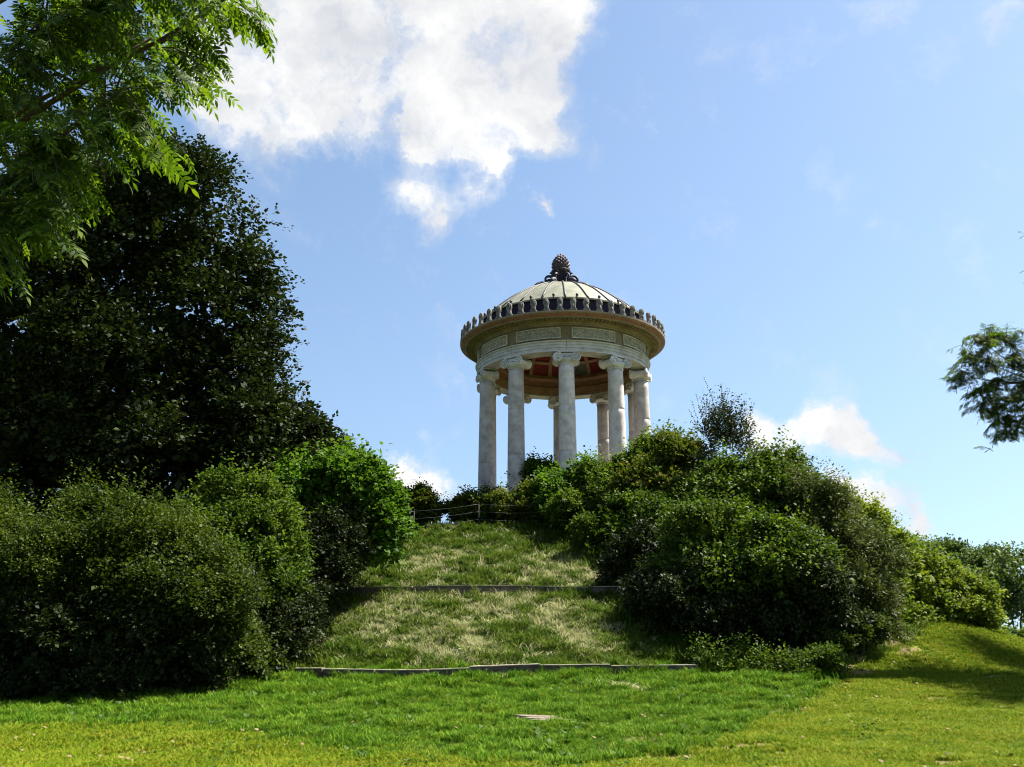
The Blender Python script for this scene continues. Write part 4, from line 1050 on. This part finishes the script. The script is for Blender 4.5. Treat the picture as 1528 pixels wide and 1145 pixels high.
def grass_mat(name, cols, trans=.3):
    m, nt, out = mat(name); l = nt.links.new
    oi = mk(nt, 'ShaderNodeObjectInfo'); g = mk(nt, 'ShaderNodeNewGeometry')
    n = mk(nt, 'ShaderNodeTexNoise', {'Scale': 1.6, 'Detail': 6., 'Roughness': .7}); l(g.outputs['Position'], n.inputs['Vector'])
    a = mk(nt, 'ShaderNodeMath', {1: .5}, operation='MULTIPLY'); l(oi.outputs['Random'], a.inputs[0])
    a2 = mk(nt, 'ShaderNodeMath', {1: .25}, operation='MULTIPLY'); l(g.outputs['Random Per Island'], a2.inputs[0])
    b = mk(nt, 'ShaderNodeMath', {1: 1.3, 2: -.50}, operation='MULTIPLY_ADD'); l(n.outputs['Fac'], b.inputs[0])
    c = mk(nt, 'ShaderNodeMath', operation='ADD'); l(a.outputs[0], c.inputs[0]); l(b.outputs[0], c.inputs[1])
    c2 = mk(nt, 'ShaderNodeMath', operation='ADD'); l(c.outputs[0], c2.inputs[0]); l(a2.outputs[0], c2.inputs[1])
    r = ramp(nt, c2.outputs[0], [(.1 + .75 * i / (len(cols) - 1), q) for i, q in enumerate(cols)])
    p = mk(nt, 'ShaderNodeBsdfPrincipled', {'Roughness': .7, 'Specular IOR Level': .05}); l(r.outputs[0], p.inputs['Base Color'])
    tr = mk(nt, 'ShaderNodeBsdfTranslucent'); l(r.outputs[0], tr.inputs['Color'])
    ms = mk(nt, 'ShaderNodeMixShader', {0: trans}); l(p.outputs[0], ms.inputs[1]); l(tr.outputs[0], ms.inputs[2]); l(ms.outputs[0], out.inputs[0]); return m
GL = grass_mat('lawn_blade', [(.050, .100, .004), (.105, .165, .006), (.185, .20, .016)])
GR = grass_mat('rough_blade', [(.018, .055, .004), (.060, .140, .007), (.135, .205, .016)])
GS = grass_mat('straw_blade', [(.13, .16, .04), (.32, .33, .15), (.50, .49, .29)])
def scatter(name, label, pts, scl, meshes, seed):
    rng = np.random.default_rng(seed)
    src = bpy.data.collections.new(name + '_tufts')
    for i, me in enumerate(meshes):
        src.objects.link(bpy.data.objects.new('%s_tuft_%d' % (name, i), me))
    me = bpy.data.meshes.new(name); me.vertices.add(len(pts)); me.vertices.foreach_set('co', np.ascontiguousarray(pts, np.float32).ravel())
    for nm, arr in (('scl', scl), ('rz', rng.uniform(0, 6.28, len(pts)))):
        a = me.attributes.new(nm, 'FLOAT', 'POINT'); a.data.foreach_set('value', arr.astype(np.float32))
    a = me.attributes.new('pick', 'INT', 'POINT'); a.data.foreach_set('value', rng.integers(0, len(meshes), len(pts)).astype(np.int32))
    o = tag(link(name, me), label, None, None, 'stuff')
    ng = bpy.data.node_groups.new(name, 'GeometryNodeTree')
    ng.interface.new_socket('Geometry', in_out='INPUT', socket_type='NodeSocketGeometry'); ng.interface.new_socket('Geometry', in_out='OUTPUT', socket_type='NodeSocketGeometry')
    N = ng.nodes.new; l = ng.links.new
    gi = N('NodeGroupInput'); go = N('NodeGroupOutput'); ip = N('GeometryNodeInstanceOnPoints'); ci = N('GeometryNodeCollectionInfo')
    ci.inputs['Collection'].default_value = src; ci.inputs['Separate Children'].default_value = True
    ip.inputs['Pick Instance'].default_value = True
    def attr(nm, t):
        n = N('GeometryNodeInputNamedAttribute'); n.data_type = t; n.inputs['Name'].default_value = nm; return n.outputs['Attribute']
    cx = N('ShaderNodeCombineXYZ'); l(attr('rz', 'FLOAT'), cx.inputs['Z'])
    l(gi.outputs[0], ip.inputs['Points']); l(ci.outputs[0], ip.inputs['Instance']); l(attr('pick', 'INT'), ip.inputs['Instance Index'])
    l(cx.outputs[0], ip.inputs['Rotation']); l(attr('scl', 'FLOAT'), ip.inputs['Scale']); l(ip.outputs[0], go.inputs[0])
    md = o.modifiers.new('scatter', 'NODES'); md.node_group = ng
    return o
rng = np.random.default_rng(3)
def field(n, y0, y1, pw=1.6):
    y = y0 + (y1 - y0) * rng.random(n) ** pw; x = rng.uniform(-1, 1, n) * (y * .68 + 2.5)
    return x, y
x, y = field(190000, 9.5, 36, 1.5)
rm = rough_mask(x, y); bm_ = bare_mask(x, y)
k = (rng.random(len(x)) > rm) & (rng.random(len(x)) > bm_ * 1.05)
P = np.stack([x, y, H(x, y)], -1)[k]
scatter('lawn_grass', 'short yellow-green mown grass of the lawn in front', P, rng.uniform(.7, 1.35, k.sum()) * (1 + .02 * P[:, 1]), [tuft('t', 16, .055, .006, .9, 1 + i, GL) for i in range(3)], 1)
x, y = field(170000, 12.5, 44, .9)
rm = rough_mask(x, y); bm_ = bare_mask(x, y)
def snoise(x, y):
    return .5 + .28 * np.sin(x * 1.7 + 1.1 * np.sin(y * 1.3)) * np.sin(y * 1.9 + 1.2 * np.sin(x * 1.1 + 2)) + .22 * np.sin(x * 4.3 + y * 2.1 + 1.5 * np.sin(y * 3.1)) * np.sin(y * 4.7 - x * 1.3)
STRAW = [(ground_at(*p), r_) for p, r_ in (((660, 945), 1.7), ((840, 925), 1.5), ((560, 930), 1.3), ((700, 980), 1.3), ((820, 850), 1.7), ((650, 840), 1.3), ((870, 960), 1.0), ((740, 900), 1.2), ((900, 860), 1.0), ((930, 1030), .45), ((600, 900), 1.2))]
sw = np.zeros_like(x)
for p_, r_ in STRAW: sw = np.maximum(sw, np.exp(-((x - p_[0]) ** 2 + (y - p_[1]) ** 2) / r_ ** 2))
u_, v_, _d = project(np.stack([x, y, H(x, y)], -1))
base_ok = (rng.random(len(x)) < rm) & (rng.random(len(x)) > bm_ * 1.05) & (u_ > -80) & (u_ < 1500)
stw = base_ok & (rng.random(len(x)) < np.clip(0.05 * (y > 27.5) + sw * 1.0 * sst(.3, .8, .5 * snoise(x, y) + .5 * snoise(x * 2.7 + 4, y * 2.7) + .15 * sw), 0, .7))
grn = base_ok & ~stw
P = np.stack([x, y, H(x, y)], -1)
fr_ = sst(18, 27, P[:, 1])
up_ = y > 26.6 + .5 * np.sin(x * 3.1)
sc_g = (rng.uniform(.5, 1.3, len(x)) * (.7 + .5 * fr_) * (.55 + .9 * sst(.3, .75, snoise(x * 1.4, y * 1.4))))
scatter('rough_grass', 'rough bright green grass at the foot of the mound', P[grn & ~up_], sc_g[grn & ~up_], [tuft('t', 12, .15, .010, .8, 11 + i, GR) for i in range(4)], 2)
GU = grass_mat('slope_blade', [(.014, .036, .004), (.048, .092, .008), (.115, .155, .020)])
scatter('slope_grass', 'long olive-green grass on the terraces of the mound', P[grn & up_], sc_g[grn & up_] * 1.1, [tuft('t', 12, .16, .010, .9, 15 + i, GU) for i in range(4)], 5)
scatter('straw_grass', 'pale dry grass matted over the middle of the slope', P[stw], (rng.uniform(.7, 1.3, len(x)))[stw], [tuft('t', 12, .20, .010, 1.6, 21 + i, GS) for i in range(4)], 3)
# broad leaved weeds in the rough
def weed(seed):
    rng = np.random.default_rng(seed); n = 9
    a = rng.uniform(0, 6.28, n); D = vnorm(np.stack([np.cos(a), np.sin(a), rng.uniform(.3, 1.1, n)], -1)); B = D * .02
    V, F = leaf_quads(B, D, vnorm(rng.normal(size=(n, 3)) * .3 + np.array([0, 0, 1.])), rng.uniform(.05, .095, n), .34)
    return np_mesh('weed', V, F, M['weed'])
kx, ky = field(9000, 12.5, 43, .8); km = (rough_mask(kx, ky) > .5) & (snoise(kx * .8 + 3, ky * .8) > .52) & (bare_mask(kx, ky) < .3)
P = np.stack([kx, ky, H(kx, ky) + .02], -1)[km]
scatter('broad_weeds', 'broad-leaved weeds growing among the rough grass', P, rng.uniform(.7, 1.6, km.sum()), [weed(31 + i) for i in range(4)], 4)

x, y = field(26000, 10, 33, 1.4); k = (rough_mask(x, y) < .6) & (bare_mask(x, y) < .3) & (.6 * snoise(x * .9 + 7, y * .9) + .4 * snoise(x * 3.1, y * 3.1 + 2) > .56)
scatter('clover', 'low dark clover growing in patches through the lawn', np.stack([x, y, H(x, y) + .02], -1)[k], rng.uniform(.35, .8, k.sum()), [weed(61 + i) for i in range(3)], 9)
def daisy():
    V = []; F = []
    for i in range(6):
        a = PI * i / 3; d = np.array([math.cos(a), math.sin(a), .3]); sd = np.array([-math.sin(a), math.cos(a), 0]) * .007; n = len(V); c = np.array([0, 0, .05])
        V += [c, c + d * .013 + sd, c + d * .022, c + d * .013 - sd]; F.append((n, n + 1, n + 2, n + 3))
    return np_mesh('daisy', np.array(V), np.array(F), M['white'])
x, y = field(800, 10, 34, 1.2); k = (bare_mask(x, y) < .3) & (snoise(x * .6, y * .6 + 5) > .45)
scatter('daisies', 'tiny white daisies dotted over the lawn', np.stack([x, y, H(x, y)], -1)[k], rng.uniform(.4, .7, k.sum()), [daisy()], 6)
M['litter'] = plain_mat('dry_leaf', (.24, .18, .09), (.12, .08, .04), .8)
def dryleaf(seed):
    r_ = np.random.default_rng(seed); D = vnorm(np.array([[1, .2, .35]])); V, F = leaf_quads(np.array([[0, 0, .03]]), D, np.array([[.2, .3, 1.]]), np.array([.075]), .3)
    return np_mesh('dry_leaf', V, F, M['litter'])
x, y = field(1100, 10, 34, 1.2)
scatter('dry_leaves', 'dry fallen leaves scattered on the grass', np.stack([x, y, H(x, y)], -1), rng.uniform(.6, 1.5, len(x)), [dryleaf(1)], 7)

# ------------------------------------------------------------------ small things
def blob_rock(name, label, cat, px, py, size, m, seed, group=None):
    p_ = ground_at(px, py); rng = random.Random(seed)
    bm = bmesh.new(); bmesh.ops.create_icosphere(bm, subdivisions=2, radius=1)
    for v in bm.verts:
        f = 1 + rng.uniform(-.16, .16); v.co = Vector((v.co.x * size[0] * f, v.co.y * size[1] * f, v.co.z * size[2] * f))
    me = bpy.data.meshes.new(name); bm.to_mesh(me); bm.free(); me.materials.append(m)
    o = link(name, me, None, (p_[0], p_[1], float(H(p_[0], p_[1])) + size[2] * .45)); return tag(o, label, cat, group)
p_ = ground_at(820, 1080)
sl = tag(empty('stone_slab', (p_[0], p_[1], float(H(p_[0], p_[1])))), 'pale flaking flat stone set in the grass below the lower edging', 'stone')
for k in range(5):
    rnd = random.Random(50 + k); n = 11; mb = MB(); yy = -.34 + .17 * k
    oc = [((.40 + rnd.uniform(-.08, .08)) * math.cos(2 * PI * i / n) + .26 - .13 * k, .11 * math.sin(2 * PI * i / n) * (1 + rnd.uniform(-.15, .15)) + yy) for i in range(n)]
    zz0 = .008 + .012 * k
    Vv = [(a, b, float(H(p_[0] + a, p_[1] + b)) - sl.location.z + zz0 + .03) for a, b in oc] + [(a, b, float(H(p_[0] + a, p_[1] + b)) - sl.location.z - .08) for a, b in oc]
    mb.add(Vv, [tuple(range(n)), tuple(range(2 * n - 1, n - 1, -1))] + [(i, (i + 1) % n, n + (i + 1) % n, n + i) for i in range(n)])
    mb.build('stone', M['rock'], sl)
blob_rock('stone', 'small reddish stone in the grass below the wire fence', 'stone', 765, 787, (.22, .16, .13), M['redrock'], 1)
blob_rock('stone', 'small white stone beside the reddish one below the wire fence', 'stone', 774, 788, (.09, .08, .09), M['white'], 2)
blob_rock('pebble', 'smaller of two white pebbles in the grass below the lower edging', 'pebble', 596, 1080, (.035, .035, .04), M['white'], 3)
blob_rock('pebble', 'larger of two white pebbles in the grass below the lower edging', 'pebble', 613, 1081, (.05, .05, .055), M['white'], 4)
blob_rock('clod', 'dark brown clod of earth on the mown lawn near the right corner', 'clod', 1416, 1131, (.10, .08, .045), M['bark'], 6)
# a clump of white flower heads by the lower edging
p_ = ground_at(690, 990); fl = tag(empty('white_flowers', (p_[0], p_[1], float(H(p_[0], p_[1])))), 'clump of small white flower heads just above the lower edging', 'flowers')
for k in range(9):
    rnd = random.Random(90 + k); ox, oy, hh = rnd.uniform(-.35, .35), rnd.uniform(-.15, .15), rnd.uniform(.28, .46); b0 = float(H(p_[0] + ox, p_[1] + oy)) - fl.location.z
    mb = MB(); c = Vector((ox, oy, b0 + hh))
    for i in range(7):
        a = 2 * PI * i / 7; d = Vector((math.cos(a), math.sin(a), .25)); s_ = Vector((-math.sin(a), math.cos(a), 0)); q = .06
        mb.add([c, c + d * q * .6 + s_ * q * .3, c + d * q, c + d * q * .6 - s_ * q * .3], [(0, 1, 2, 3)])
    fo = mb.build('flower', M['white'], fl)
    MB().tube([Vector((ox * .8, oy * .8, b0 - .03)), c], .005, 4).build('stem', M['weed'], fo)
print('objects', len(bpy.data.objects), 'faces', sum(len(m.polygons) for m in bpy.data.meshes))
